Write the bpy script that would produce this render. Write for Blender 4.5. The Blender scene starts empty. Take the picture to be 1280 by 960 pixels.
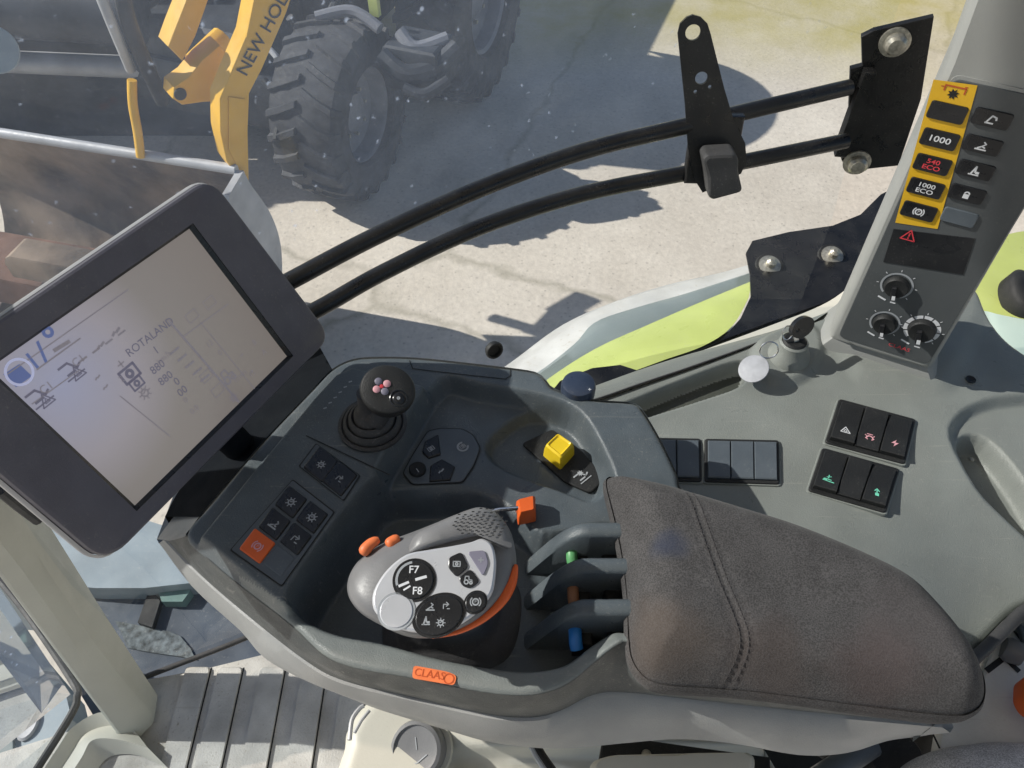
import bpy, bmesh, math, random
import numpy as np
from mathutils import Vector as V, Matrix
random.seed(7)
rng = np.random.default_rng(7)
SC = bpy.context.scene
COL = SC.collection
# ------------------------------------------------------------------ camera
CAM = V((0, 0, 1.3)); F = 1000.0; TH = math.radians(50)
FW = V((0, math.cos(TH), -math.sin(TH))); UP = V((0, math.sin(TH), math.cos(TH))); RT = V((1, 0, 0))
cd = bpy.data.cameras.new('camera'); cam = bpy.data.objects.new('camera', cd); COL.objects.link(cam)
cam.location = CAM; cam.rotation_euler = (math.radians(90) - TH, 0, 0)
cd.sensor_width = 36; cd.lens = 36 * F / 1280; cd.clip_start = 0.02; cd.clip_end = 400
SC.camera = cam
SC.view_settings.view_transform = 'Standard'; SC.view_settings.look = 'None'; SC.view_settings.exposure = 0

def ray(px, py): return FW * F + RT * (px - 640) + UP * (480 - py)
def PZ(px, py, z):                      # a point at height z
    r = ray(px, py); return CAM + r * ((z - CAM.z) / r.z)
def PL(px, py, o, n):                   # a point on the plane through o
    r = ray(px, py); return CAM + r * ((o - CAM).dot(n) / r.dot(n))
def PYp(px, py, y): return PL(px, py, V((0, y, 0)), V((0, 1, 0)))
def L(pts, z): return [PZ(x, y, z) for x, y in pts]

# ------------------------------------------------------------------ materials
def srgb(r, g, b):
    f = lambda c: (c / 255 / 12.92) if c / 255 <= .04045 else ((c / 255 + .055) / 1.055) ** 2.4
    return (f(r), f(g), f(b))
MATS = {}
def mat(name, col, rough=.5, metal=0, var=.12, vscale=30, bump=0, bscale=400, dust=0, dcol=(.45, .43, .38), dscale=420,
        emit=None, estr=0, spec=.5, wear=0, sheen=0, coat=0):
    m = bpy.data.materials.new(name); m.use_nodes = True; MATS[name] = m
    nt = m.node_tree; N = nt.nodes; K = nt.links; b = N['Principled BSDF']
    tc = N.new('ShaderNodeTexCoord')
    no = N.new('ShaderNodeTexNoise'); no.inputs['Scale'].default_value = vscale; no.inputs['Detail'].default_value = 6
    K.new(tc.outputs['Object'], no.inputs['Vector'])
    mr = N.new('ShaderNodeMapRange'); mr.inputs[1].default_value = .3; mr.inputs[2].default_value = .7
    mr.inputs[3].default_value = 1 - var; mr.inputs[4].default_value = 1 + var
    K.new(no.outputs[0], mr.inputs[0])
    vm = N.new('ShaderNodeVectorMath'); vm.operation = 'SCALE'; vm.inputs[0].default_value = col
    K.new(mr.outputs[0], vm.inputs['Scale']); out = vm.outputs[0]
    if dust > 0:
        n2 = N.new('ShaderNodeTexNoise'); n2.inputs['Scale'].default_value = dscale; n2.inputs['Detail'].default_value = 3
        n3 = N.new('ShaderNodeTexNoise'); n3.inputs['Scale'].default_value = 18; n3.inputs['Detail'].default_value = 5
        K.new(tc.outputs['Object'], n2.inputs['Vector']); K.new(tc.outputs['Object'], n3.inputs['Vector'])
        r1 = N.new('ShaderNodeMapRange'); r1.inputs[1].default_value = .60; r1.inputs[2].default_value = .74
        r2 = N.new('ShaderNodeMapRange'); r2.inputs[1].default_value = .42; r2.inputs[2].default_value = .75
        r2.inputs[3].default_value = .15
        K.new(n2.outputs[0], r1.inputs[0]); K.new(n3.outputs[0], r2.inputs[0])
        ad = N.new('ShaderNodeMath'); ad.operation = 'MULTIPLY'; K.new(r1.outputs[0], ad.inputs[0]); K.new(r2.outputs[0], ad.inputs[1])
        a2 = N.new('ShaderNodeMath'); a2.operation = 'MULTIPLY_ADD'; K.new(r2.outputs[0], a2.inputs[0]); a2.inputs[1].default_value = .18
        K.new(ad.outputs[0], a2.inputs[2])
        a3 = N.new('ShaderNodeMath'); a3.operation = 'MULTIPLY'; K.new(a2.outputs[0], a3.inputs[0]); a3.inputs[1].default_value = dust
        mx = N.new('ShaderNodeMix'); mx.data_type = 'RGBA'
        K.new(a3.outputs[0], mx.inputs[0]); K.new(out, mx.inputs[6]); mx.inputs[7].default_value = (*dcol, 1); out = mx.outputs[2]
    if dust >= .35 and bump:               # fine pale scuffs
        mp = N.new('ShaderNodeMapping'); mp.inputs['Scale'].default_value = (9, 190, 60); mp.inputs['Rotation'].default_value = (0, 0, .6); K.new(tc.outputs['Object'], mp.inputs[0])
        n6 = N.new('ShaderNodeTexNoise'); n6.inputs['Scale'].default_value = 1; n6.inputs['Detail'].default_value = 3; n6.inputs['Distortion'].default_value = .6; K.new(mp.outputs[0], n6.inputs['Vector'])
        r6 = N.new('ShaderNodeMapRange'); r6.inputs[1].default_value = .66; r6.inputs[2].default_value = .74; r6.inputs[3].default_value = 0; r6.inputs[4].default_value = .22; K.new(n6.outputs[0], r6.inputs[0])
        x6 = N.new('ShaderNodeMix'); x6.data_type = 'RGBA'; K.new(r6.outputs[0], x6.inputs[0]); K.new(out, x6.inputs[6]); x6.inputs[7].default_value = (*dcol, 1); out = x6.outputs[2]
    K.new(out, b.inputs['Base Color'])
    rr = N.new('ShaderNodeMapRange'); rr.inputs[1].default_value = .3; rr.inputs[2].default_value = .7
    rr.inputs[3].default_value = max(.03, rough - .12); rr.inputs[4].default_value = min(1, rough + .15)
    nr = N.new('ShaderNodeTexNoise'); nr.inputs['Scale'].default_value = 22; nr.inputs['Detail'].default_value = 8; nr.inputs['Distortion'].default_value = 1.2; K.new(tc.outputs['Object'], nr.inputs['Vector'])
    K.new(nr.outputs[0], rr.inputs[0]); K.new(rr.outputs[0], b.inputs['Roughness'])
    b.inputs['Metallic'].default_value = metal; b.inputs['Specular IOR Level'].default_value = spec
    if coat: b.inputs['Coat Weight'].default_value = coat
    if sheen: b.inputs['Sheen Weight'].default_value = sheen
    if bump:
        n4 = N.new('ShaderNodeTexNoise'); n4.inputs['Scale'].default_value = bscale; n4.inputs['Detail'].default_value = 4
        K.new(tc.outputs['Object'], n4.inputs['Vector'])
        bp = N.new('ShaderNodeBump'); bp.inputs['Strength'].default_value = bump; bp.inputs['Distance'].default_value = .002
        K.new(n4.outputs[0], bp.inputs['Height']); K.new(bp.outputs[0], b.inputs['Normal'])
    if emit: b.inputs['Emission Color'].default_value = (*emit, 1); b.inputs['Emission Strength'].default_value = estr
    return m
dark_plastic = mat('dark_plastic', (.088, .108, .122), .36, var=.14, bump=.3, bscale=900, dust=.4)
ledge_lit = mat('ledge_lit', (.19, .21, .205), .38, var=.12, bump=.3, bscale=900, dust=.4)  # armrest shell, lightened where the near ledge catches the sun
panel_plastic = mat('panel_plastic', (.095, .115, .135), .45, var=.08, bump=.2, bscale=1500, dust=.2)
trim_grey = mat('trim_grey', (.32, .325, .32), .45, var=.12, vscale=14, bump=.25, bscale=900, dust=.35)
console_grey = mat('console_grey', (.235, .252, .235), .36, var=.12, vscale=12, bump=.35, bscale=900, dust=.45)
pillar_grey = mat('pillar_grey', (.33, .335, .32), .5, var=.06, vscale=10, bump=.2, bscale=1500, dust=.2)
panel_grey = mat('panel_grey', (.085, .093, .097), .4, var=.05, bump=.1, bscale=1500, dust=.12)
black_gloss = mat('black_gloss', (.012, .013, .016), .3, var=.2, dust=.15)
black_matt = mat('black_matt', (.012, .013, .014), .6, var=.2, bump=.3, bscale=900, dust=.12)
black_paint = mat('black_paint', (.008, .008, .009), .32, var=.3, bump=.1, bscale=500, dust=.2)
rubber = mat('rubber', (.045, .045, .047), .65, var=.2, bump=.2, bscale=600, dust=.3)
bezel_plastic = mat('bezel_plastic', (.105, .10, .125), .5, var=.1, bump=.25, bscale=1600, dust=.25)
white_ink = mat('white_ink', (.75, .76, .78), .5, var=.1)
grey_ink = mat('grey_ink', (.38, .40, .42), .5, var=.15)
red_ink = mat('red_ink', (.75, .06, .08), .5, var=.1)
pink_ink = mat('pink_ink', (.75, .38, .42), .5, var=.1)
green_ink = mat('green_ink', (.2, .7, .5), .5, var=.1)
yellow_paint = mat('yellow_paint', (.80, .47, .02), .4, var=.06, dust=.1)
yellow_knob = mat('yellow_knob', (.85, .60, .02), .35, var=.06, dust=.12)
orange = mat('orange', (.80, .13, .02), .4, var=.08, dust=.1)
orange_dark = mat('orange_dark', (.55, .10, .03), .45, var=.08)
orange_label = mat('orange_label', (.85, .20, .06), .5, var=.1, vscale=120, dust=.25)
silver = mat('silver', (.62, .63, .66), .33, metal=.25, var=.05, vscale=15, dust=.08)
lever_grey = mat('lever_grey', (.19, .19, .195), .42, var=.08, bump=.1, bscale=900, dust=.2)
chrome = mat('chrome', (.7, .7, .7), .2, metal=1, var=.1, dust=.2)
bolt_metal = mat('bolt_metal', (.42, .40, .34), .4, metal=.7, var=.3, vscale=200, dust=.3)
green_mark = mat('green_mark', (.12, .38, .15), .4, var=.1)
brown_mark = mat('brown_mark', (.36, .17, .09), .4, var=.1)
blue_mark = mat('blue_mark', (.03, .22, .65), .35, var=.1)
blue_black = mat('blue_black', (.03, .045, .08), .35, var=.1, dust=.2)
purple_key = mat('purple_key', (.22, .21, .27), .4, var=.1)
cream = mat('cream', (.62, .60, .52), .45, var=.05, vscale=9, bump=.05, dust=.25, dcol=(.3, .26, .2))
cream_post = mat('cream_post', (.50, .50, .44), .5, var=.08, vscale=9, bump=.1, dust=.3, dcol=(.25, .22, .18))
floor_m = mat('floor_rubber', (.60, .575, .53), .6, var=.3, vscale=14, bump=.4, bscale=400, dust=.9, dcol=(.30, .25, .18), dscale=220)
grey_white = mat('grey_white', (.72, .72, .69), .5, var=.12, vscale=20, bump=.15, dust=.4, dcol=(.25, .22, .18))
tag_metal = mat('tag_metal', (.36, .37, .40), .5, metal=.1, var=.1, vscale=120, bump=.05, bscale=300)
lime = mat('lime_paint', (.50, .57, .17), .35, var=.1, vscale=8, dust=.5, dcol=(.46, .46, .3), dscale=200, coat=.4)
mud_white = mat('mudguard_white', (.56, .56, .54), .45, var=.14, vscale=14, dust=.9, dcol=(.38, .34, .27), dscale=120)
mud_grey = mat('mudguard_grey', (.21, .25, .25), .5, var=.08, vscale=8, dust=.3)
tyre_m = mat('tyre_rubber', (.035, .037, .043), .8, var=.5, vscale=12, bump=.5, bscale=80, dust=.7, dcol=(.2, .19, .17), dscale=60)
rim_m = mat('rim_paint', (.18, .19, .22), .5, var=.2, vscale=10, dust=.5, dscale=80)
loader_dark = mat('loader_dark', (.022, .027, .036), .55, var=.5, vscale=5, bump=.3, bscale=40, dust=.6, dcol=(.16, .16, .16), dscale=40)
loader_yellow = mat('loader_yellow', (.75, .42, .02), .42, var=.12, vscale=6, dust=.35, dcol=(.5, .4, .2), dscale=60)
steel_dirty = mat('steel_dirty', (.19, .145, .105), .55, metal=.1, var=.8, vscale=4, bump=.5, bscale=40, dust=.6, dcol=(.3, .2, .14), dscale=30)
steel_pale = mat('steel_pale', (.42, .43, .45), .5, metal=.1, var=.2, vscale=6, bump=.2, bscale=60, dust=.5, dscale=50)
tank_m = mat('tank_plastic', (.27, .33, .37), .5, var=.15, vscale=9, dust=.6, dcol=(.5, .5, .46), dscale=120)
tank_dark = mat('tank_dark', (.05, .07, .10), .5, var=.3, vscale=9, dust=.5, dscale=120)
mud_aqua = mat('mudguard_aqua', (.48, .60, .54), .45, var=.08, vscale=8, dust=.3)
tray_m = mat('tray_shade', (.06, .066, .055), .5, var=.15, dust=.4)  # tray floor: its shade is put into a darker colour
side_band = mat('side_band', (.05, .058, .06), .4, var=.12, bump=.3, bscale=900, dust=.4)  # same shell as the ledge, darkened for the side in shade
flank_shade = mat('flank_shade', (.008, .010, .013), .8, var=.12, bump=.3, bscale=900, spec=.08)  # the monitor's shadow on the left flank, painted as near-black
rim_plastic = mat('rim_plastic', (.34, .34, .35), .45, var=.1, dust=.3)
boot_m = mat('boot_rubber', (.085, .085, .09), .55, var=.15, bump=.2, bscale=600, dust=.3)
teal = mat('teal_plastic', (.13, .23, .21), .5, var=.1, dust=.3)
gravel_m = mat('mud_clump', (.11, .13, .14), .9, var=.9, vscale=60, bump=.3, bscale=200, dust=1, dcol=(.30, .31, .30), dscale=150)
roof_m = mat('roof_lining', (.5, .49, .46), .9, var=.1, bump=.2)

def fabric(name, col, stain):
    m = mat(name, col, .95, var=.16, vscale=45, bump=0, sheen=.08, spec=.1)
    nt = m.node_tree; N = nt.nodes; K = nt.links; b = N['Principled BSDF']
    tc = N.new('ShaderNodeTexCoord')
    src = b.inputs['Base Color'].links[0].from_socket
    # fine woven speckle
    n = N.new('ShaderNodeTexNoise'); n.inputs['Scale'].default_value = 800; n.inputs['Detail'].default_value = 2
    K.new(tc.outputs['Object'], n.inputs['Vector'])
    mr = N.new('ShaderNodeMapRange'); mr.inputs[1].default_value = .35; mr.inputs[2].default_value = .65; mr.inputs[3].default_value = .68; mr.inputs[4].default_value = 1.34
    K.new(n.outputs[0], mr.inputs[0])
    sc = N.new('ShaderNodeVectorMath'); sc.operation = 'SCALE'; K.new(src, sc.inputs[0]); K.new(mr.outputs[0], sc.inputs['Scale']); cur = sc.outputs[0]
    for (c, r, colr, amt) in stain:      # worn and soiled places in the cloth
        d = N.new('ShaderNodeVectorMath'); d.operation = 'DISTANCE'; d.inputs[1].default_value = c
        nz = N.new('ShaderNodeTexNoise'); nz.inputs['Scale'].default_value = 28; nz.inputs['Detail'].default_value = 5; K.new(tc.outputs['Object'], nz.inputs['Vector'])
        geo = N.new('ShaderNodeNewGeometry'); K.new(geo.outputs['Position'], d.inputs[0])
        a = N.new('ShaderNodeMath'); a.operation = 'MULTIPLY_ADD'; K.new(nz.outputs[0], a.inputs[0]); a.inputs[1].default_value = r * .9; K.new(d.outputs['Value'], a.inputs[2])
        m2 = N.new('ShaderNodeMapRange'); m2.interpolation_type = 'SMOOTHSTEP'; m2.inputs[1].default_value = r * .75; m2.inputs[2].default_value = r * 1.5; m2.inputs[3].default_value = amt; m2.inputs[4].default_value = 0
        K.new(a.outputs[0], m2.inputs[0])
        mx = N.new('ShaderNodeMix'); mx.data_type = 'RGBA'; K.new(m2.outputs[0], mx.inputs[0]); K.new(cur, mx.inputs[6]); mx.inputs[7].default_value = (*colr, 1); cur = mx.outputs[2]
    K.new(cur, b.inputs['Base Color'])
    bp = N.new('ShaderNodeBump'); bp.inputs['Strength'].default_value = .5; bp.inputs['Distance'].default_value = .001
    K.new(n.outputs[0], bp.inputs['Height']); K.new(bp.outputs[0], b.inputs['Normal'])
    return m

def glass(name, haze, tint=(.95, .98, 1.0), specks=.5, lowz=None):
    m = bpy.data.materials.new(name); m.use_nodes = True; nt = m.node_tree; N = nt.nodes; K = nt.links
    N.remove(N['Principled BSDF']); out = N['Material Output']
    tr = N.new('ShaderNodeBsdfTransparent'); tr.inputs[0].default_value = (*tint, 1)
    gl = N.new('ShaderNodeBsdfGlossy'); gl.inputs['Roughness'].default_value = .03
    fr = N.new('ShaderNodeFresnel'); fr.inputs[0].default_value = 1.3
    mx = N.new('ShaderNodeMixShader'); K.new(fr.outputs[0], mx.inputs[0]); K.new(tr.outputs[0], mx.inputs[1]); K.new(gl.outputs[0], mx.inputs[2])
    df = N.new('ShaderNodeBsdfTranslucent'); df.inputs[0].default_value = (.60, .72, .95, 1)
    d2 = N.new('ShaderNodeBsdfDiffuse'); d2.inputs[0].default_value = (.6, .62, .66, 1)
    md = N.new('ShaderNodeMixShader'); md.inputs[0].default_value = .35; K.new(df.outputs[0], md.inputs[1]); K.new(d2.outputs[0], md.inputs[2])
    tc = N.new('ShaderNodeTexCoord'); geo = N.new('ShaderNodeNewGeometry')
    n1 = N.new('ShaderNodeTexNoise'); n1.inputs['Scale'].default_value = 5; n1.inputs['Detail'].default_value = 8; n1.inputs['Roughness'].default_value = .65
    n2 = N.new('ShaderNodeTexVoronoi'); n2.inputs['Scale'].default_value = 55
    n3 = N.new('ShaderNodeTexNoise'); n3.inputs['Scale'].default_value = 140; n3.inputs['Detail'].default_value = 2
    for n in (n1, n2, n3): K.new(geo.outputs['Position'], n.inputs['Vector'])
    a = N.new('ShaderNodeMapRange'); a.inputs[1].default_value = .3; a.inputs[2].default_value = .75; a.inputs[3].default_value = haze * .55; a.inputs[4].default_value = haze * 1.6
    K.new(n1.outputs[0], a.inputs[0])
    s = N.new('ShaderNodeMapRange'); s.inputs[1].default_value = .2; s.inputs[2].default_value = .06; s.inputs[3].default_value = 0; s.inputs[4].default_value = specks
    K.new(n2.outputs['Distance'], s.inputs[0])
    s2 = N.new('ShaderNodeMapRange'); s2.inputs[1].default_value = .50; s2.inputs[2].default_value = .60; s2.inputs[3].default_value = 0; s2.inputs[4].default_value = 1
    K.new(n3.outputs[0], s2.inputs[0])
    mm = N.new('ShaderNodeMath'); mm.operation = 'MULTIPLY'; K.new(s.outputs[0], mm.inputs[0]); K.new(s2.outputs[0], mm.inputs[1])
    ad = N.new('ShaderNodeMath'); ad.operation = 'ADD'; ad.use_clamp = True; K.new(a.outputs[0], ad.inputs[0]); K.new(mm.outputs[0], ad.inputs[1])
    fac = ad.outputs[0]
    if lowz:                               # the dirt ends lower down, where the pane has been wiped
        sp = N.new('ShaderNodeSeparateXYZ'); K.new(geo.outputs['Position'], sp.inputs[0])
        lz = N.new('ShaderNodeMapRange'); lz.inputs[1].default_value = lowz[0]; lz.inputs[2].default_value = lowz[1]; lz.inputs[3].default_value = .12; lz.inputs[4].default_value = 1
        K.new(sp.outputs['Z'], lz.inputs[0])
        lx = N.new('ShaderNodeMapRange'); lx.inputs[1].default_value = lowz[2]; lx.inputs[2].default_value = lowz[3]; lx.inputs[3].default_value = 1; lx.inputs[4].default_value = .12
        K.new(sp.outputs['X'], lx.inputs[0])
        m3 = N.new('ShaderNodeMath'); m3.operation = 'MULTIPLY'; K.new(lz.outputs[0], m3.inputs[0]); K.new(lx.outputs[0], m3.inputs[1])
        m4 = N.new('ShaderNodeMath'); m4.operation = 'MULTIPLY'; K.new(m3.outputs[0], m4.inputs[0]); K.new(fac, m4.inputs[1]); fac = m4.outputs[0]
    m2 = N.new('ShaderNodeMixShader'); K.new(fac, m2.inputs[0]); K.new(mx.outputs[0], m2.inputs[1]); K.new(md.outputs[0], m2.inputs[2])
    K.new(m2.outputs[0], out.inputs[0])
    return m

# ------------------------------------------------------------------ mesh helpers
WORLD = {}
class MB:
    def __init__(s): s.v = []; s.f = []; s.mi = []; s.mats = []
    def m(s, material):
        if material not in s.mats: s.mats.append(material)
        return s.mats.index(material)
    def add(s, vs, fs, material):
        b = len(s.v); k = s.m(material); s.v += [V(p) for p in vs]
        for f in fs: s.f.append([b + i for i in f]); s.mi.append(k)
    def slab(s, pts, n, h, material, c=0, base=True, top=None):
        """polygon pts pushed along n by h, top edge chamfered by c"""
        n = V(n).normalized(); k = len(pts); cen = sum(pts, V()) / k
        rings = [[p.copy() for p in pts]]
        if c > 0:
            rings.append([p + n * (h - c) for p in pts])
            rings.append([p + n * (h - c * .3) + (cen - p).normalized() * c * .35 for p in pts])
            rings.append([p + n * h + (cen - p).normalized() * c for p in pts])
        else: rings.append([p + n * h for p in pts])
        vs = [p for r in rings for p in r]; fs = []
        for r in range(len(rings) - 1):
            for i in range(k):
                j = (i + 1) % k; fs.append([r * k + i, r * k + j, (r + 1) * k + j, (r + 1) * k + i])
        s.add(vs, fs, material)
        s.add(rings[-1], [list(range(k))], top or material)
        if base: s.add(rings[0], [list(range(k))[::-1]], material)
    def box(s, c, size, material, ax=None, ch=0):
        X, Y, Z = ax or (V((1, 0, 0)), V((0, 1, 0)), V((0, 0, 1))); c = V(c); a, b, h = size
        pts = [c - Z * h / 2 + X * (i * a / 2) + Y * (j * b / 2) for i, j in ((-1, -1), (1, -1), (1, 1), (-1, 1))]
        s.slab(pts, Z, h, material, ch)
    def tube(s, path, r, material, seg=12, cap=True, flat=1):
        path = [V(p) for p in path]; rad = r if isinstance(r, (list, tuple)) else [r] * len(path)
        vs = []; fs = []; ref = None
        for i, p in enumerate(path):
            t = (path[min(i + 1, len(path) - 1)] - path[max(i - 1, 0)]).normalized()
            if ref is None: ref = V((0, 0, 1)) if abs(t.z) < .9 else V((1, 0, 0))
            a = t.cross(ref).normalized(); b = a.cross(t).normalized(); ref = b
            for q in range(seg):
                an = 2 * math.pi * q / seg; vs.append(p + (a * math.cos(an) + b * math.sin(an) * flat) * rad[i])
        for i in range(len(path) - 1):
            for q in range(seg):
                w = (q + 1) % seg; fs.append([i * seg + q, i * seg + w, (i + 1) * seg + w, (i + 1) * seg + q])
        if cap: fs.append(list(range(seg))[::-1]); fs.append([(len(path) - 1) * seg + q for q in range(seg)])
        s.add(vs, fs, material)
    def lathe(s, o, axis, prof, material, seg=36, a0=None, squash=1):
        """prof = list of (radius, height along axis)"""
        ax = V(axis).normalized(); ref = a0 or (V((1, 0, 0)) if abs(ax.x) < .9 else V((0, 1, 0)))
        a = (ref - ax * ref.dot(ax)).normalized(); b = ax.cross(a); o = V(o); vs = []; fs = []
        for r, h in prof:
            for q in range(seg):
                an = 2 * math.pi * q / seg; vs.append(o + ax * h + (a * math.cos(an) + b * math.sin(an) * squash) * r)
        for i in range(len(prof) - 1):
            for q in range(seg):
                w = (q + 1) % seg; fs.append([i * seg + q, i * seg + w, (i + 1) * seg + w, (i + 1) * seg + q])
        fs.append([(len(prof) - 1) * seg + q for q in range(seg)])
        s.add(vs, fs, material)
    def loft(s, rings, material, closed=True, capend=True, capstart=False):
        k = len(rings[0]); vs = [p for r in rings for p in r]; fs = []
        for r in range(len(rings) - 1):
            for i in range(k if closed else k - 1):
                j = (i + 1) % k; fs.append([r * k + i, r * k + j, (r + 1) * k + j, (r + 1) * k + i])
        if capend: fs.append([(len(rings) - 1) * k + i for i in range(k)])
        if capstart: fs.append(list(range(k))[::-1])
        s.add(vs, fs, material)
    def stroke(s, fr, pts, w, material, h=.0004, close=False):
        pts = list(pts) + ([pts[0]] if close else [])
        for (x0, y0), (x1, y1) in zip(pts, pts[1:]):
            dx, dy = x1 - x0, y1 - y0; l = math.hypot(dx, dy) or 1; nx, ny = -dy / l * w / 2, dx / l * w / 2; ex, ey = dx / l * w * .3, dy / l * w * .3
            q = [(x0 - ex + nx, y0 - ey + ny), (x1 + ex + nx, y1 + ey + ny), (x1 + ex - nx, y1 + ey - ny), (x0 - ex - nx, y0 - ey - ny)]
            s.add([fr.p(a, b, h) for a, b in q], [[3, 2, 1, 0]], material)
    def poly(s, fr, pts, material, h=.0004): s.add([fr.p(a, b, h) for a, b in pts], [list(range(len(pts)))], material)
    def ring(s, fr, c, r0, r1, material, a0=0, a1=360, h=.0004, n=28):
        vs = []; fs = []
        for i in range(n + 1):
            a = math.radians(a0 + (a1 - a0) * i / n)
            for r in (r0, r1): vs.append(fr.p(c[0] + r * math.cos(a), c[1] + r * math.sin(a), h))
        for i in range(n): fs.append([2 * i, 2 * i + 1, 2 * i + 3, 2 * i + 2])
        s.add(vs, fs, material)
    def text(s, fr, txt, c, size, material, h=.0004, sx=1, ang=0, bold=0):
        cu = bpy.data.curves.new('t', 'FONT'); cu.body = txt; cu.align_x = 'CENTER'; cu.align_y = 'CENTER'; cu.size = size; cu.resolution_u = 3; cu.offset = bold * size * .6
        o = bpy.data.objects.new('t', cu); COL.objects.link(o); dg = bpy.context.evaluated_depsgraph_get(); dg.update()
        me = bpy.data.meshes.new_from_object(o.evaluated_get(dg)); ca, sa = math.cos(ang), math.sin(ang)
        vs = [fr.p(c[0] + v.co.x * sx * ca - v.co.y * sa, c[1] + v.co.x * sx * sa + v.co.y * ca, h) for v in me.vertices]
        s.add(vs, [list(p.vertices) for p in me.polygons], material)
        bpy.data.objects.remove(o); bpy.data.curves.remove(cu); bpy.data.meshes.remove(me)
    def holed(s, fr, outer, holes, thick, material):
        cu = bpy.data.curves.new('t', 'CURVE'); cu.dimensions = '2D'; cu.fill_mode = 'BOTH'; cu.extrude = thick / 2
        for lp in [outer] + holes:
            sp = cu.splines.new('POLY'); sp.points.add(len(lp) - 1); sp.use_cyclic_u = True
            for i, (a, b) in enumerate(lp): sp.points[i].co = (a, b, 0, 1)
        o = bpy.data.objects.new('t', cu); COL.objects.link(o); dg = bpy.context.evaluated_depsgraph_get(); dg.update()
        me = bpy.data.meshes.new_from_object(o.evaluated_get(dg))
        s.add([fr.p(v.co.x, v.co.y, v.co.z) for v in me.vertices], [list(p.vertices) for p in me.polygons], material)
        bpy.data.objects.remove(o); bpy.data.curves.remove(cu); bpy.data.meshes.remove(me)
    def build(s, name, parent=None, smooth=40, bevel=0, sub=0, origin=None, weld=False):
        c = origin or (sum(s.v, V()) / len(s.v)); pw = WORLD.get(parent.name, V()) if parent else V()
        me = bpy.data.meshes.new(name); me.from_pydata([p - c for p in s.v], [], s.f)
        for m_ in s.mats: me.materials.append(m_)
        me.polygons.foreach_set('material_index', s.mi)
        if weld:
            bm = bmesh.new(); bm.from_mesh(me); bmesh.ops.remove_doubles(bm, verts=bm.verts, dist=1e-5); bmesh.ops.recalc_face_normals(bm, faces=bm.faces); bm.to_mesh(me); bm.free()
        me.validate(); me.update()
        if smooth:
            me.polygons.foreach_set('use_smooth', [True] * len(me.polygons)); me.set_sharp_from_angle(angle=math.radians(smooth))
        o = bpy.data.objects.new(name, me); COL.objects.link(o); o.location = c - pw
        if parent: o.parent = parent
        WORLD[o.name] = c
        if bevel:
            b = o.modifiers.new('bevel', 'BEVEL'); b.width = bevel; b.segments = 2; b.limit_method = 'ANGLE'; b.angle_limit = math.radians(50)
        if sub: q = o.modifiers.new('sub', 'SUBSURF'); q.levels = sub; q.render_levels = sub
        return o
def tag(o, label, cat, group=None):
    o['label'] = label; o['category'] = cat
    if group: o['group'] = group
    return o
def thing(name, label, cat, loc, group=None):
    o = bpy.data.objects.new(name, None); COL.objects.link(o); o.location = loc; o.empty_display_size = .05; WORLD[o.name] = V(loc); return tag(o, label, cat, group)
def structure(o): o['kind'] = 'structure'; return o

class Fr:                                 # a flat frame: origin, in-plane axes, normal to the viewer
    def __init__(s, o, u, v): s.o = V(o); s.u = V(u).normalized(); v = V(v); s.v = (v - s.u * v.dot(s.u)).normalized(); s.n = s.u.cross(s.v)
    def p(s, a, b, h=0): return s.o + s.u * a + s.v * b + s.n * h
    def px(s, x, y): q = PL(x, y, s.o, s.n) - s.o; return (q.dot(s.u), q.dot(s.v))
    def at(s, x, y, h=0): a, b = s.px(x, y); return s.p(a, b, h)
    def moved(s, o): return Fr(o, s.u, s.v)
    def rot(s, deg): a = math.radians(deg); return Fr(s.o, s.u * math.cos(a) + s.v * math.sin(a), s.v * math.cos(a) - s.u * math.sin(a))
def spline(pts, n=6, closed=False):
    P = [V(p) if len(p) == 3 else V((p[0], p[1], 0)) for p in pts]; out = []; k = len(P)
    for i in range(k if closed else k - 1):
        if closed: a, b, c, d = P[(i - 1) % k], P[i], P[(i + 1) % k], P[(i + 2) % k]
        else: a, b, c, d = P[max(i - 1, 0)], P[i], P[i + 1], P[min(i + 2, k - 1)]
        for j in range(n):
            t = j / n; out.append(.5 * ((2 * b) + (c - a) * t + (2 * a - 5 * b + 4 * c - d) * t * t + (3 * b - a - 3 * c + d) * t ** 3))
    if not closed: out.append(P[-1])
    return out
def resample(P, n, closed=False):
    P = list(P) + ([P[0]] if closed else []); d = [0]
    for a, b in zip(P, P[1:]): d.append(d[-1] + (b - a).length)
    out = []; j = 0; m = n if closed else n - 1
    for i in range(n):
        t = d[-1] * i / m
        while j < len(d) - 2 and d[j + 1] < t: j += 1
        s = (t - d[j]) / max(1e-9, d[j + 1] - d[j]); out.append(P[j].lerp(P[j + 1], min(1, max(0, s))))
    return out
def rpoly(pts, r, n=5):                   # round the corners of a 3D polygon
    out = []; k = len(pts)
    for i in range(k):
        a, b, c = pts[i - 1], pts[i], pts[(i + 1) % k]; d1 = (a - b); d2 = (c - b)
        q = min(r, d1.length * .45, d2.length * .45); p0 = b + d1.normalized() * q; p1 = b + d2.normalized() * q
        for j in range(n + 1):
            t = j / n; out.append(p0 * (1 - t) ** 2 + b * 2 * t * (1 - t) + p1 * t * t)
    return out
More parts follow.
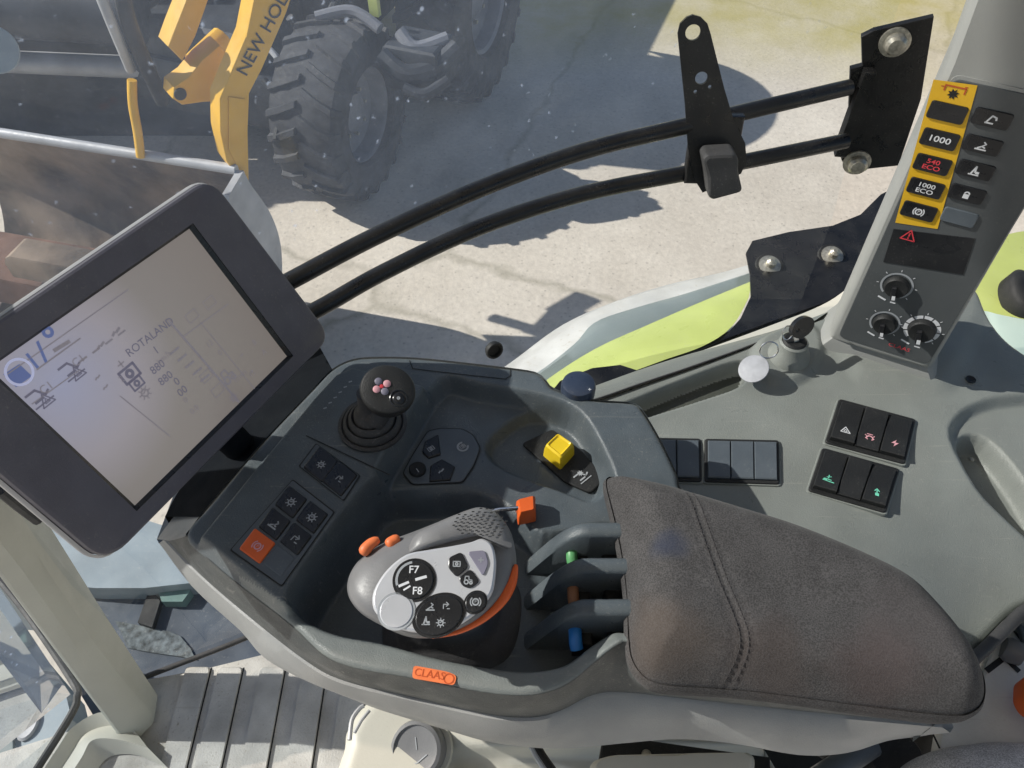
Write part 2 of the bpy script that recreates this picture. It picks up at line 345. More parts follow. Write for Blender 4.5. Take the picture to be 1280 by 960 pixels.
def sdf(poly, X, Y):                      # signed distance, + inside
    n = len(poly); d = np.full(X.shape, 1e9); ins = np.zeros(X.shape, bool)
    for i in range(n):
        ax, ay = poly[i][0], poly[i][1]; bx, by = poly[(i + 1) % n][0], poly[(i + 1) % n][1]
        ex, ey = bx - ax, by - ay; l2 = ex * ex + ey * ey + 1e-18
        t = np.clip(((X - ax) * ex + (Y - ay) * ey) / l2, 0, 1)
        d = np.minimum(d, np.hypot(X - ax - t * ex, Y - ay - t * ey))
        c = ((ay > Y) != (by > Y)) & (X < (bx - ax) * (Y - ay) / (by - ay + 1e-18) + ax); ins ^= c
    return np.where(ins, d, -d)
def sm(x): x = np.clip(x, 0, 1); return x * x * (3 - 2 * x)
def field(mb, outline, zfun, step, material, edge=0, matfun=None):
    """moulded surface z = zfun(X, Y, d) inside a plan outline, edges rounded by `edge`"""
    xs = [p[0] for p in outline]; ys = [p[1] for p in outline]
    gx = np.arange(min(xs) - step, max(xs) + 2 * step, step); gy = np.arange(min(ys) - step, max(ys) + 2 * step, step)
    X, Y = np.meshgrid(gx, gy, indexing='ij'); d = sdf(outline, X, Y)
    GX, GY = np.gradient(d, step); g = np.hypot(GX, GY) + 1e-9
    out = (d < 0) & (d > -1.5 * step); X = np.where(out, X - d * GX / g, X); Y = np.where(out, Y - d * GY / g, Y); d = np.where(out, 0, d)
    Z = zfun(X, Y, d)
    if edge: t = np.clip(1 - d / edge, 0, 1); Z = Z - edge * (1 - np.sqrt(np.clip(1 - t * t, 0, 1)))
    ok = d >= 0; idx = -np.ones(X.shape, int); vs = []
    ii = np.argwhere(ok); idx[ok] = np.arange(len(ii)); vs = np.stack([X[ok], Y[ok], Z[ok]], 1)
    q = np.stack([idx[:-1, :-1], idx[1:, :-1], idx[1:, 1:], idx[:-1, 1:]], -1).reshape(-1, 4); q = q[(q >= 0).all(1)]
    if matfun is None: mb.add([V(p) for p in vs], q.tolist(), material)
    else:
        mi = matfun(vs[q].mean(1))
        b = len(mb.v); mb.v += [V(p) for p in vs]
        for f, k in zip(q.tolist(), mi): mb.f.append([b + i for i in f]); mb.mi.append(mb.m(material[k]))
def xy(P): return [(p.x, p.y) for p in P]
def plan(pts, z, n=4, smooth=True): P = L(pts, z); return xy(spline(P, n, True) if smooth else P)

# ------------------------------------------------------------------ icons (unit box -1..1)
def ico(mb, fr, kind, c, s, m, h=.0005):
    T = lambda P: [(c[0] + x * s, c[1] + y * s) for x, y in P]; w = s * .2
    St = lambda P, close=False, ww=1: mb.stroke(fr, T(P), w * ww, m, h, close)
    Pg = lambda P: mb.poly(fr, T(P), m, h)
    Rg = lambda x, y, r, a0=0, a1=360, ww=1: mb.ring(fr, (c[0] + x * s, c[1] + y * s), (r - .13 * ww) * s, (r + .13 * ww) * s, m, a0, a1, h)
    if kind == 'tri': St([(-.9, -.7), (.9, -.7), (0, .85)], True, .9); St([(-.35, -.4), (.35, -.4), (0, .2)], True, .6)
    elif kind == 'warn': St([(-1, -.75), (1, -.75), (0, .95)], True, .9); St([(0, .4), (0, -.1)]); St([(0, -.35), (0, -.5)])
    elif kind == 'lamp': Rg(0, -.3, .6, 0, 180); St([(-.8, -.3), (-.4, -.6)]); St([(.8, -.3), (.4, -.6)]); St([(-.5, .75), (.5, .75)]); St([(-.9, .45), (-.6, .2)], ww=.8); St([(.9, .45), (.6, .2)], ww=.8)
    elif kind == 'bolt': Pg([(.3, 1), (-.7, -.1), (-.05, -.1), (-.3, -1), (.7, .2), (.05, .2)][::-1])
    elif kind == 'beam': St([(-1, -.6), (1, -.8)]); St([(-.3, -.2), (.5, -.3)]); St([(0, .1), (.1, .9)]); St([(-.3, .3), (.5, .6)], ww=.8); Rg(-.6, -.4, .2)
    elif kind == 'turn': Pg([(-.35, -.9), (.35, -.9), (.35, -.2), (-.35, -.2)]); St([(0, -.2), (0, .9)]); St([(-.4, .3), (0, .9), (.4, .3)])
    elif kind == 'lock': Pg([(-.5, -.8), (.5, -.8), (.5, .1), (-.5, .1)]); Rg(0, .15, .38, 0, 180)
    elif kind == 'arm': St([(-.8, -.7), (.4, -.7)], ww=1.4); St([(-.7, -.7), (-.1, .6), (.6, .4), (.7, .0)], ww=1.4)
    elif kind == 'hook': St([(-.9, -.7), (.8, -.7)], ww=1.4); St([(-.6, -.5), (0, -.1), (.5, -.3)], ww=1.3); St([(0, -.1), (.5, .4), (.1, .7)], ww=1.2)
    elif kind == 'lift': St([(-.8, -.8), (.8, -.8)], ww=1.2); St([(-.5, -.8), (0, .8), (.1, -.3)], ww=1.5); Pg([(.2, -.6), (.8, -.6), (.8, -.1), (.2, -.1)])
    elif kind == 'park': Rg(0, 0, .55); Rg(0, 0, .95, 130, 230, .8); Rg(0, 0, .95, -50, 50, .8); mb.text(fr, 'P', c, s * .8, m, h)
    elif kind == 'gear': Rg(0, 0, .5); [St([(.6 * math.cos(a), .6 * math.sin(a)), (.95 * math.cos(a), .95 * math.sin(a))], ww=.9) for a in [i * math.pi / 4 for i in range(8)]]; St([(-.2, 0), (.25, .25)])
    elif kind == 'pto': Pg([(r * math.cos(a), r * math.sin(a)) for i in range(16) for a, r in [(i * math.pi / 8, .95 if i % 2 else .5)]])
    elif kind == 'tractor': Rg(-.4, -.35, .4); Rg(.55, -.5, .25); St([(-.7, .1), (-.6, .8), (.1, .8), (.15, .1), (.75, .05), (.75, -.3)])
    elif kind == 'arrow': St([(-.6, -.6), (-.6, .3), (.3, .3)]); St([(0, .75), (.5, .3), (0, -.1)]); St([(.2, -.6), (.7, -.6)])
    elif kind == 'plough': St([(-.9, .5), (0, .5), (.5, -.3)]); St([(.5, -.3), (.9, -.1)]); St([(-.6, -.4), (.2, -.4)]); St([(-.9, -.8), (.9, -.8)], ww=.7)
    elif kind == 'cam': St([(-.7, -.5), (.7, -.5), (.7, .5), (-.7, .5)], True); Rg(0, 0, .25)
    elif kind == 'dash': St([(-.6, -.1), (-.2, .1)], ww=1.6); St([(0, -.05), (.6, .15)], ww=1.6)
    elif kind == 'one': St([(-.1, .7), (.1, -.7)], ww=1.4)
    elif kind == 'plus': St([(-.5, 0), (.5, 0)]); St([(0, -.5), (0, .5)])
Z = V((0, 0, 1))
# ================================================================== ARMREST CONSOLE
ZT = .65
arm = thing('armrest_console', 'dark grey moulded armrest console with joystick, coloured levers and grey cloth pad', 'armrest', PZ(640, 700, .5))
far_px = [(232, 668), (262, 630), (330, 550), (388, 489), (414, 462), (440, 449), (470, 446), (520, 447), (580, 453), (640, 460), (670, 465), (682, 474), (694, 486), (740, 499), (790, 503), (803, 512), (826, 550), (846, 592), (856, 615),
          (930, 650), (1040, 695), (1120, 735), (1170, 780), (1195, 830), (1195, 885)]
near_px = [(1185, 893), (1050, 879), (950, 869), (850, 861), (806, 846), (788, 812), (770, 814), (742, 832), (716, 850), (690, 862), (655, 868), (600, 863), (520, 847), (460, 837), (425, 828), (398, 813), (362, 779), (300, 731), (262, 699)]
outl = xy(resample(spline(L(far_px + near_px, ZT), 4, True), 420, True))
A = lambda pts, z=ZT, sm_=True: plan(pts, z, 4, sm_)
f_panel = A([(246, 671), (320, 580), (392, 494), (418, 466), (440, 456), (500, 470), (551, 486), (520, 534), (470, 604), (415, 690), (372, 762), (340, 748), (290, 706)], .665, False)
f_shelf = A([(553, 488), (600, 494), (680, 508), (722, 528), (748, 570), (764, 610), (770, 668), (700, 672), (650, 645), (600, 612), (540, 612), (480, 614), (505, 560)], .635)
f_kn = A([(618, 548), (660, 520), (710, 528), (738, 560), (752, 600), (740, 625), (700, 612), (640, 590), (612, 570)], .625)
f_bowl = A([(478, 612), (540, 606), (600, 608), (650, 640), (690, 662), (772, 650), (790, 700), (795, 780), (764, 786), (735, 802), (708, 822), (680, 830), (640, 831), (560, 818), (480, 797), (430, 788), (398, 776), (372, 758), (410, 696), (440, 655)], .645)
f_ledge = A([(360, 770), (420, 803), (500, 805), (560, 820), (640, 832), (690, 822), (720, 812), (760, 795), (800, 795), (800, 850), (690, 890), (560, 880), (400, 840)], .622)
f_groove = A([(372, 762), (480, 600), (560, 478), (620, 470), (680, 478), (700, 500), (660, 494), (572, 485), (545, 500), (500, 570), (430, 680), (390, 745)], .66)
f_gate = A([(700, 880), (712, 846), (738, 822), (768, 802), (800, 798), (900, 800), (900, 900), (780, 900)], ZT, False)
def zarm(X, Y, d):
    z = np.full(X.shape, ZT)
    lift = lambda poly, zz, w, z: z + (zz - z) * sm((sdf(poly, X, Y) + w) / (2 * w))
    z = lift(f_panel, .664, .004, z)
    z = lift(f_shelf, .628, .006, z)
    z = lift(f_kn, .614, .005, z)
    z = lift(f_bowl, .594, .009, z)
    gw = sm((sdf(f_gate, X, Y) + .016) / .032) * sm((X - PZ(700, 840, ZT).x) / .05)
    z = z + .020 * gw * sm((z - .62) / .02)
    return z
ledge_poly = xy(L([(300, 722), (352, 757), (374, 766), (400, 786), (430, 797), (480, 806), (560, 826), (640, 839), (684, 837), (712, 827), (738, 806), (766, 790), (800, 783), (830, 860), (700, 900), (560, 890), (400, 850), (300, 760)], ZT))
body = MB(); field(body, outl, zarm, .0016, [dark_plastic, ledge_lit], edge=.005, matfun=lambda c: (sdf(ledge_poly, c[:, 0], c[:, 1]) > 0).astype(int))
# side below the lip
nl = [(232, 668)] + near_px[::-1]
l0 = resample(spline(L(nl, ZT), 4), 120)
l0 = [V((p.x, p.y, float(zarm(np.array([p.x]), np.array([p.y]), np.array([0.]))[0]) - .0035)) for p in l0]
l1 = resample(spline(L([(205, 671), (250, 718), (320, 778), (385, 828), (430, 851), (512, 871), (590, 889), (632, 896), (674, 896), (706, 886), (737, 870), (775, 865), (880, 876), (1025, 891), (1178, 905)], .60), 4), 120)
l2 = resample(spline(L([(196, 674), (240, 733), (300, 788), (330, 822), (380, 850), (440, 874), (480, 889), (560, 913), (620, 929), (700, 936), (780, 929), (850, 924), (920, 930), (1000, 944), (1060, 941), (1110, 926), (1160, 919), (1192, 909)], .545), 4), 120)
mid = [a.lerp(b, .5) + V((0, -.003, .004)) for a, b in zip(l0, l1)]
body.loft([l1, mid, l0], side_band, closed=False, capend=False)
tip = [(196, 674), (205, 664), (262, 628), (330, 549), (388, 488), (414, 461), (440, 448), (520, 446), (640, 459), (682, 473), (740, 498), (803, 511), (846, 592), (870, 620), (1040, 695), (1170, 780), (1195, 830), (1192, 909)]
b0 = resample(spline(L([(232, 668)] + far_px[1:], ZT - .004), 4), 120); b1 = resample(spline(L(tip, .60), 3), 120)
body.loft([b0, [p + V((0, 0, -.09)) for p in b0]], dark_plastic, closed=False, capend=False)
body_o = body.build('body', arm, smooth=60)
tr = MB()
m2 = [a.lerp(b, .45) + V((0, -.006, 0)) for a, b in zip(l1, l2)]
under = [p + V((0, .10, -.01)) for p in l2]
tr.loft([under, l2, m2, [p + V((0, -.0025, -.0015)) for p in l1], [p + V((0, .002, .0)) for p in l1]], trim_grey, closed=False, capend=False)
# the pale chamfer that runs up the left flank, below the display
ch0 = resample(spline(L([(212, 676), (236, 668), (252, 646)], .645), 4), 14)
ch1 = resample(spline(L([(196, 674), (214, 650), (236, 622)], .60), 4), 14)
tr.loft([ch1, ch0], trim_grey, closed=False, capend=False)
ch0 = resample(spline(L([(252, 646), (262, 632), (330, 553), (388, 491), (416, 463)], .645), 4), 40)
ch1 = resample(spline(L([(206, 646), (228, 606), (285, 522), (345, 452), (395, 425)], .60), 4), 40)
tr.loft([[p - Z * .1 for p in ch1], ch1, ch0], flank_shade, closed=False, capend=False)
tr.build('lower_trim', arm, smooth=50)

# frames on the console planes
frp = Fr(PZ(400, 620, .6645), PZ(420, 640, .6645) - PZ(400, 620, .6645), V((0, 1, 0)))
def hfr(px, py, z, ux, uy):               # horizontal frame whose u runs towards another pixel
    o = PZ(px, py, z); return Fr(o, PZ(px + ux, py + uy, z) - o, Z.cross(PZ(px + ux, py + uy, z) - o))
def key(parent, name, pts, z, h, m, icon=None, im=None, s=.005, c=.0015, r=.002, u=(26, 19), label=None, n=Z):
    k = MB(); P = rpoly(L(pts, z), r, 4)
    if (P[1] - P[0]).cross(P[2] - P[1]).z < 0 and n is Z: P = P[::-1]
    k.slab(P, n, h, m, c)
    cx = sum(p[0] for p in pts) / len(pts); cy = sum(p[1] for p in pts) / len(pts)
    if icon:
        f = hfr(cx, cy, z + h, *u); ico(k, f, icon, (0, 0), s, im or grey_ink)
    o = k.build(name, parent, smooth=35)
    if label: o['label'] = label
    return o
# two framed groups of keys on the left panel
def group_frame(pts, name):
    g = MB(); P = rpoly(L(pts, .6645), .002, 4); P = P[::-1] if (P[1] - P[0]).cross(P[2] - P[1]).z < 0 else P
    cen = sum(P, V()) / len(P); Q = [p + (cen - p).normalized() * .0016 for p in P]
    k = len(P); g.add([p + Z * .0003 for p in P] + [p + Z * .0003 for p in Q], [[i, (i + 1) % k, k + (i + 1) % k, k + i] for i in range(k)], black_matt)
    g.add([p + Z * .0006 for p in Q], [list(range(k))], panel_plastic)
    return g.build(name, arm, smooth=0)
kp1 = group_frame([(395, 554), (451, 595), (430, 627), (373, 583)], 'switch_panel')
for cx, cy, ic in ((401.5, 581, 'gear'), (425, 598.5, 'arrow')):
    a = (12, 9.5); b = (-10.5, 13.5)
    key(kp1, 'button', [(cx - a[0] - b[0], cy - a[1] - b[1]), (cx + a[0] - b[0], cy + a[1] - b[1]), (cx + a[0] + b[0], cy + a[1] + b[1]), (cx - a[0] + b[0], cy - a[1] + b[1])], .6648, .002, black_gloss, ic, s=.0046)
kp2 = group_frame([(366, 599), (419, 640), (352, 734), (287, 688)], 'switch_panel')
for cx, cy, ic, mm, lb in ((364, 628, 'gear', black_gloss, None), (343.5, 655.5, 'hook', black_gloss, None), (322, 683, 'park', orange, 'orange button'),
                       (390, 647, 'gear', black_gloss, None), (370, 674, 'arrow', black_gloss, None), (349, 701, None, panel_plastic, 'blank grey button')):
    a = (11.5, 8.7); b = (-9.2, 12.3)
    if mm is orange: a = (13, 9.5); b = (-10, 13)
    key(kp2, 'button', [(cx - a[0] - b[0], cy - a[1] - b[1]), (cx + a[0] - b[0], cy + a[1] - b[1]), (cx + a[0] + b[0], cy + a[1] + b[1]), (cx - a[0] + b[0], cy - a[1] + b[1])], .6648, .002 if mm is not panel_plastic else .001, mm, ic, im=(pink_ink if mm is orange else grey_ink), s=.0052, label=lb)
# seam between the panel's two sections and the little tick marks
sl = MB(); f0 = hfr(420, 540, .6645, 26, 19)
sl.stroke(f0, [f0.px(383, 545), f0.px(487, 594)], .0012, black_matt, .0005)
for i in range(6):
    x = 405 + i * 6.3; y = 511 - i * 6.6; sl.stroke(f0, [f0.px(x, y), f0.px(x + 3, y - 1)], .0016, grey_ink, .0006)
sl.build('panel_marking', arm, smooth=0)
rc = MB(); f0 = hfr(575, 462, ZT + .0002, 26, 3)
rc.stroke(f0, [f0.px(*p) for p in ((512, 451), (516, 461), (575, 468), (632, 474), (638, 470), (638, 462))], .0011, black_matt, .0004); rc.build('cover_seam', arm, smooth=0)

# small joystick
js = MB(); o = PZ(466, 531, .664)
js.lathe(o, Z, [(.034, 0), (.034, .003), (.031, .004), (.029, .002), (.028, .008), (.025, .010), (.023, .007), (.022, .014), (.019, .016), (.017, .012), (.016, .02), (.013, .023), (.010, .026), (.009, .05)], rubber, 40)
jb = js.build('joystick', arm, smooth=50); jb['label'] = 'small black joystick with ribbed rubber boot'
hd = MB(); top = PZ(484, 492, .722); ax = (CAM - top).normalized() * .8 + Z * .55 + V((.12, 0, 0)); ax.normalize()
u = V((1, -.35, 0)); u = (u - ax * u.dot(ax)).normalized(); w = ax.cross(u)
rings = []
for r, h in [(.32, -.03), (.5, -.026), (.74, -.016), (.95, -.006), (1.03, .003), (1.05, .010), (1.04, .0125), (1.0, .0148), (.95, .0156), (.5, .0158), (.2, .0158)]:
    rings.append([top + ax * h + u * (math.cos(a) * .0245 * r) + w * (math.sin(a) * .0225 * r) + w * (-.003 * (1 - r)) for a in [i * 2 * math.pi / 40 for i in range(40)]])
hd.loft(rings, black_matt, capstart=True)
hd.tube([PZ(466, 531, .68), top - ax * .03], [.010, .012], rubber, 16)
knob = hd.build('knob', jb, smooth=60)
fj = Fr(top + ax * .0158, u, w)
pet = MB()
pc = fj.px(477, 483)
for i, (m_, dx, dy) in enumerate(((pink_ink, -.0032, -.0042), (purple_key, -.0044, .0034), (pink_ink, .0036, .0042), (purple_key, .0044, -.0034))):
    pet.lathe(fj.p(pc[0] + dx, pc[1] + dy, -.0012), fj.n, [(.0036, 0), (.0035, .0016), (.0022, .0024)], m_, 16)
pet.lathe(fj.p(pc[0], pc[1], -.0012), fj.n, [(.002, 0), (.0019, .0018), (.001, .002)], red_ink, 12)
pet.build('thumb_pad', jb)
bt = MB(); b_ = fj.px(498, 498)
bt.lathe(fj.p(b_[0], b_[1], -.006), fj.n, [(.0082, 0), (.0082, .0062), (.0074, .0068), (.0066, .005), (.0055, .0045), (.0052, .0062), (.004, .0072)], black_gloss, 28)
bt.ring(fj.moved(fj.p(b_[0], b_[1], 0)), (0, 0), .0004, .0016, grey_ink, h=.0014)
bt.build('button', jb)

# keypad on the shelf
kz = .6285
kd = MB(); P = rpoly(L([(535, 540), (550, 536.5), (578, 537), (592, 545), (600, 561), (592, 582), (578, 603), (516, 606), (504, 592), (516, 570)], kz), .004, 4)[::-1]
cen = sum(P, V()) / len(P)
kd.slab([p + (p - cen).normalized() * .0011 for p in P], Z, .0008, black_matt); kd.slab(P, Z, .0018, panel_plastic, .0008)
fk = hfr(578.5, 558.5, kz + .0019, 26, -16); kd.ring(fk, (0, 0), .0042, .0062, grey_ink, 60, 340); ico(kd, fk, 'cam', (0, 0), .004, grey_ink); ico(kd, fk, 'tri', (.001, .001), .0024, white_ink)
kpd = kd.build('keypad', arm, smooth=35)
key(kpd, 'button', [(531.5, 552), (548, 544), (551, 569), (536, 574), (527.5, 566.5)], kz + .0018, .002, black_gloss, 'cam', s=.0045, u=(26, -16), r=.001)
key(kpd, 'button', [(538, 583), (552, 574.5), (569, 584), (563, 601), (536.5, 603)], kz + .0018, .002, black_gloss, 'dash', s=.005, u=(26, -16), r=.001)
kn = MB(); kn.lathe(PZ(522, 588, kz + .0018), Z, [(.0085, 0), (.0085, .003), (.0075, .0042), (.004, .0036)], black_matt, 32)
fk = hfr(522, 588, kz + .006, 26, -10); ico(kn, fk, 'one', (0, 0), .0034, grey_ink, h=.0002); kn.build('dial', kpd)

# yellow knob on its strip, with a small black switch
st = MB(); P = rpoly(L([(652, 556), (690, 538), (728, 566), (757, 600), (738, 618), (706, 604)], .6150), .004, 4); P = P[::-1] if (P[1] - P[0]).cross(P[2] - P[1]).z < 0 else P
st.slab(P, Z, .003, black_matt, .0012); fk = hfr(727, 595, .6182, 20, -16); ico(st, fk, 'plough', (0, 0), .008, grey_ink); ico(st, fk, 'pto', (.001, .003), .004, grey_ink, .0007)
strip = st.build('switch_strip', arm, smooth=35)
yk = MB(); P = rpoly(L([(679, 562), (697, 545), (719, 560), (701, 580)], .628), .003, 3); P = P[::-1] if (P[1] - P[0]).cross(P[2] - P[1]).z < 0 else P
c0 = sum(P, V()) / len(P); yk.loft([[p - Z * .012 + (p - c0) * .05 for p in P], P, [p + Z * .007 + (c0 - p) * .1 for p in P], [p + Z * .009 + (c0 - p) * .25 for p in P], [p + Z * .0075 + (c0 - p) * .38 for p in P]], yellow_knob)
yo = yk.build('yellow_knob', strip, smooth=30)
# orange shift lever with bright rod
ol = MB(); ol.tube([PZ(600, 642, .632), PZ(625, 637, .638), PZ(650, 635, .643)], .0022, chrome, 10)
P = [PZ(x, y, .642) for x, y in ((645, 626), (669, 620), (670, 643), (648, 648))][::-1]; c0 = sum(P, V()) / 4
ol.loft([[p - Z * .012 + (c0 - p) * -.05 for p in rpoly(P, .002, 3)], [p for p in rpoly(P, .002, 3)], [p + Z * .006 + (c0 - p) * .28 for p in rpoly(P, .002, 3)]], orange)
ol.build('shift_lever', arm, smooth=30)['label'] = 'short lever with an orange tip on a bright rod'
# blue-black scroll knob at the far rim
sk = MB(); sk.lathe(PZ(722, 492, .64), Z, [(.018, 0), (.0185, .012), (.017, .017), (.012, .019)], blue_black, 36); fk = hfr(737, 487, .6585, 20, 0); ico(sk, fk, 'plus', (0, 0), .003, white_ink); sk.build('dial', arm)

# divider fins of the lever gate, each a quarter arch
def fin(y_px, name='divider', x0=655, x1=800, w=.0075):
    a = PZ(x0, y_px + 22, .60); b = PZ(x1, y_px, .668); f = MB(); prof = []
    for i in range(15):
        t = i / 14; x = a.x + (b.x - a.x) * t; h = .594 + .075 * math.sin(min(1, t / .55) * math.pi / 2) ** 1.15 if t > 0 else .594
        prof.append((x, h))
    y = b.y
    vs = []; rows = []
    for x, h in prof:
        rows.append([V((x, y - w, .585)), V((x, y - w, h - .003)), V((x, y - w * .6, h)), V((x, y + w * .6, h)), V((x, y + w, h - .003)), V((x, y + w, .585))])
    f.loft(rows, dark_plastic if name == 'divider' else ledge_lit, closed=False, capend=False)
    return f.build(name, arm, smooth=60)
for yy in (661, 706, 758): fin(yy)
for (px, py, m_, lb, hh) in ((718, 693, green_mark, 'spool lever with a green mark', 0), (720, 742, brown_mark, 'spool lever with a brown mark', 0), (723, 797, blue_mark, 'spool lever with a bright blue mark', 1)):
    lv = MB(); c = PZ(px, py, .632); 
    lv.box(c + V((.004, 0, -.012)), (.018, .014, .022), black_matt, ch=.003)
    lv.tube([c + V((-.002, -.0105, .001)), c + V((-.003, -.006, .0045)), c + V((-.003, 0, .006)), c + V((-.003, .006, .0045)), c + V((-.002, .0105, .001))], .0052 if not hh else .0058, m_, 14)
    lv.box(c + V((.04, 0, -.008)), (.03, .016, .02), black_matt, ch=.003)
    lv.box(c + V((.05, 0, .004)), (.003, .018, .01), brown_mark if not hh else grey_ink, ch=.0008)
    lv.build('spool_lever', arm, smooth=40)['label'] = lb
# orange sticker
stk = MB(); zs = ZT + .0004; P = rpoly(L([(517, 832), (560, 840), (571, 845), (568, 857), (515, 848)], zs), .003, 4); P = P[::-1] if (P[1] - P[0]).cross(P[2] - P[1]).z < 0 else P
stk.slab(P, Z, .0006, orange_label); fk = hfr(537, 843, zs + .0007, 20, 3.2); stk.text(fk, 'CLAAS', (0, 0), .009, orange_dark, .0002, sx=.95)
fk = hfr(561, 848.5, zs + .0007, 20, 3.2); stk.ring(fk, (0, 0), .0034, .0044, orange_dark, h=.0002); stk.build('sticker', arm, smooth=0)['label'] = 'small orange sticker'

# ---------------------------------------------------------------- drive lever
bo = MB()
def lp(pts, z, n=48): return resample(spline(L(pts, z), 6, True), n, True)
g0 = [(478, 790), (492, 832), (560, 842), (622, 832), (646, 800), (650, 740), (620, 715), (540, 720), (490, 740)]
bo.loft([lp(g0, .594), lp([(484, 789), (497, 824), (560, 833), (616, 824), (638, 797), (642, 742), (615, 720), (540, 724), (496, 744)], .604), lp([(492, 784), (506, 812), (560, 819), (606, 810), (625, 788), (628, 745), (605, 727), (545, 730), (505, 748)], .612),
         lp([(492, 778), (506, 804), (560, 810), (604, 802), (620, 780), (624, 745), (600, 730), (545, 733), (505, 750)], .618), lp([(505, 770), (515, 790), (560, 796), (598, 788), (612, 765), (614, 740), (595, 725), (545, 728), (515, 745)], .645), lp([(505, 762), (515, 785), (560, 790), (600, 780), (615, 755), (615, 730), (595, 718), (545, 720), (515, 740)], .67)], boot_m, capend=True)
dl = bo.build('drive_lever', arm, smooth=60); dl['label'] = 'large silver and grey drive lever on a black boot'
PLZ = .724
pn = V((.02, -.22, .97)).normalized(); po = PZ(545, 740, PLZ)      # plane of the silver face
fs = Fr(po, V((1, 0, -.02)), V((0, 1, .22)))
def LS(pts, h=0): return [PL(x, y, fs.o + fs.n * h, fs.n) for x, y in pts]
Sout = [(431, 742), (434, 716), (450, 694), (478, 676), (512, 664), (545, 651), (572, 639), (600, 633), (624, 640), (641, 662), (648, 695), (646, 722), (634, 748), (608, 775), (575, 793), (535, 800), (505, 797), (472, 782), (446, 766)]
Smid = [(440, 738), (446, 716), (462, 697), (488, 681), (520, 668), (552, 656), (578, 647), (600, 642), (619, 649), (633, 670), (640, 698), (638, 722), (628, 744), (603, 769), (570, 787), (535, 794), (505, 790), (478, 777), (452, 760)]
Stop = [(466, 757), (468, 738), (484, 713), (508, 694), (535, 688), (566, 683), (590, 678), (603, 674), (615, 681), (620, 698), (620, 715), (617, 737), (610, 750), (592, 770), (565, 786), (535, 791), (508, 789), (486, 780), (472, 769)]
hb = MB(); N_ = 72
ro = lambda pts, h: resample(spline(LS(pts, h), 6, True), N_, True)
Sbot = [(470, 770), (476, 740), (500, 715), (530, 700), (560, 690), (590, 684), (612, 690), (628, 705), (634, 730), (625, 752), (600, 775), (570, 788), (535, 792), (508, 790), (490, 786), (480, 782), (476, 779), (472, 777), (470, 774)]
rings = [ro(Sbot, -.055), ro(Smid, -.036), ro(Sout, -.022), ro(Smid, -.008), ro(Stop, -.0012)]
# keep ring starts aligned with the first
def align(a, b):
    k = min(range(N_), key=lambda s: sum((a[i] - b[(i + s) % N_]).length for i in range(0, N_, 6))); return b[k:] + b[:k]
for i in range(1, len(rings)): rings[i] = align(rings[i - 1], rings[i])
hb.loft(rings, lever_grey, capstart=True)
hb.build('grip', dl, smooth=75, sub=1)
# raised shoulder that carries the perforated pad
sh = MB(); q = [(512, 690), (520, 668), (552, 652), (580, 639), (602, 634), (622, 642), (636, 662), (640, 684), (625, 682), (612, 674), (598, 670), (570, 676), (540, 684)]
r0 = ro(q, -.016); r1 = align(r0, ro(q, -.001)); c0 = sum(r1, V()) / N_; r2 = [p + (c0 - p) * .22 + fs.n * .004 for p in r1]; r3 = [p + (c0 - p) * .55 + fs.n * .0055 for p in r1]
sh.loft([r0, r1, r2, r3], lever_grey, capend=True); 
fh = fs.moved(fs.o + fs.n * .0046)
for i in range(9):
    for j in range(8):
        x = 563 + i * 7.6 + j * 2.2; y = 666 - j * 4.5 + i * .5
        if y < 636 + (0 if 585 < x < 622 else 7) or x > 634 or (x - 602) ** 2 / 36 ** 2 + (y - 655) ** 2 / 22 ** 2 > 1: continue
        a, b = fh.px(x, y); d = .0009
        sh.add([fh.p(a - d * 1.5, b - d * .6, .0011), fh.p(a + d * .9, b - d * .6, .0011), fh.p(a + d * 1.5, b + d * .6, .0011), fh.p(a - d * .9, b + d * .6, .0011)], [[0, 1, 2, 3]], black_matt)
sh.build('perforated_pad', dl, smooth=60)
sp_ = MB(); P = spline(LS(Stop, 0), 4, True)[::-1]; P = P if (P[1] - P[0]).cross(P[2] - P[1]).dot(fs.n) > 0 else P[::-1]
sp_.slab(P, fs.n, .0035, silver, .0022); sp_.build('face_plate', dl, smooth=45)
ff = fs.moved(fs.o + fs.n * .0036)
def disc(name, cx, cy, rx, ry, ang, m_, extra=None, h=.0016, label=None, ringm=black_gloss):
    d = MB(); a, b = ff.px(cx, cy); k = .00074; ca, sa = math.cos(ang), math.sin(ang)
    pts = [ff.p(a + (math.cos(t) * rx * ca - math.sin(t) * ry * sa) * k, b + (math.cos(t) * rx * sa + math.sin(t) * ry * ca) * k) for t in [i * 2 * math.pi / 40 for i in range(40)]]
    c0 = sum(pts, V()) / 40
    if ringm: d.slab([p + (p - c0) * .14 for p in pts], ff.n, .0005, ringm)
    d.slab(pts, ff.n, h, m_, .0007)
    if extra: extra(d, ff.moved(ff.p(a, b, h)), k)
    o = d.build(name, dl, smooth=40)
    if label: o['label'] = label
def x_f(d, f, k):
    d.text(f, 'F7', (-1 * k, 10 * k), .0082, white_ink, .0003, bold=.02); d.text(f, 'F8', (4 * k, -12 * k), .0082, white_ink, .0003, bold=.02)
    d.stroke(f, [(-15 * k, -7 * k), (-6 * k, -3 * k)], .002, white_ink, .0003); d.stroke(f, [(-10 * k, -11 * k), (-4 * k, -7 * k)], .0014, white_ink, .0003); d.stroke(f, [(2 * k, 0), (12 * k, 3 * k)], .0022, white_ink, .0003)
    d.ring(f, (0, 0), 17 * k, 19.5 * k, grey_ink, 100, 200, .0003)  # pale arc is a highlight on the upper-left rim, drawn on
disc('rocker_button', 518, 725, 20, 20, 0, black_gloss, x_f)
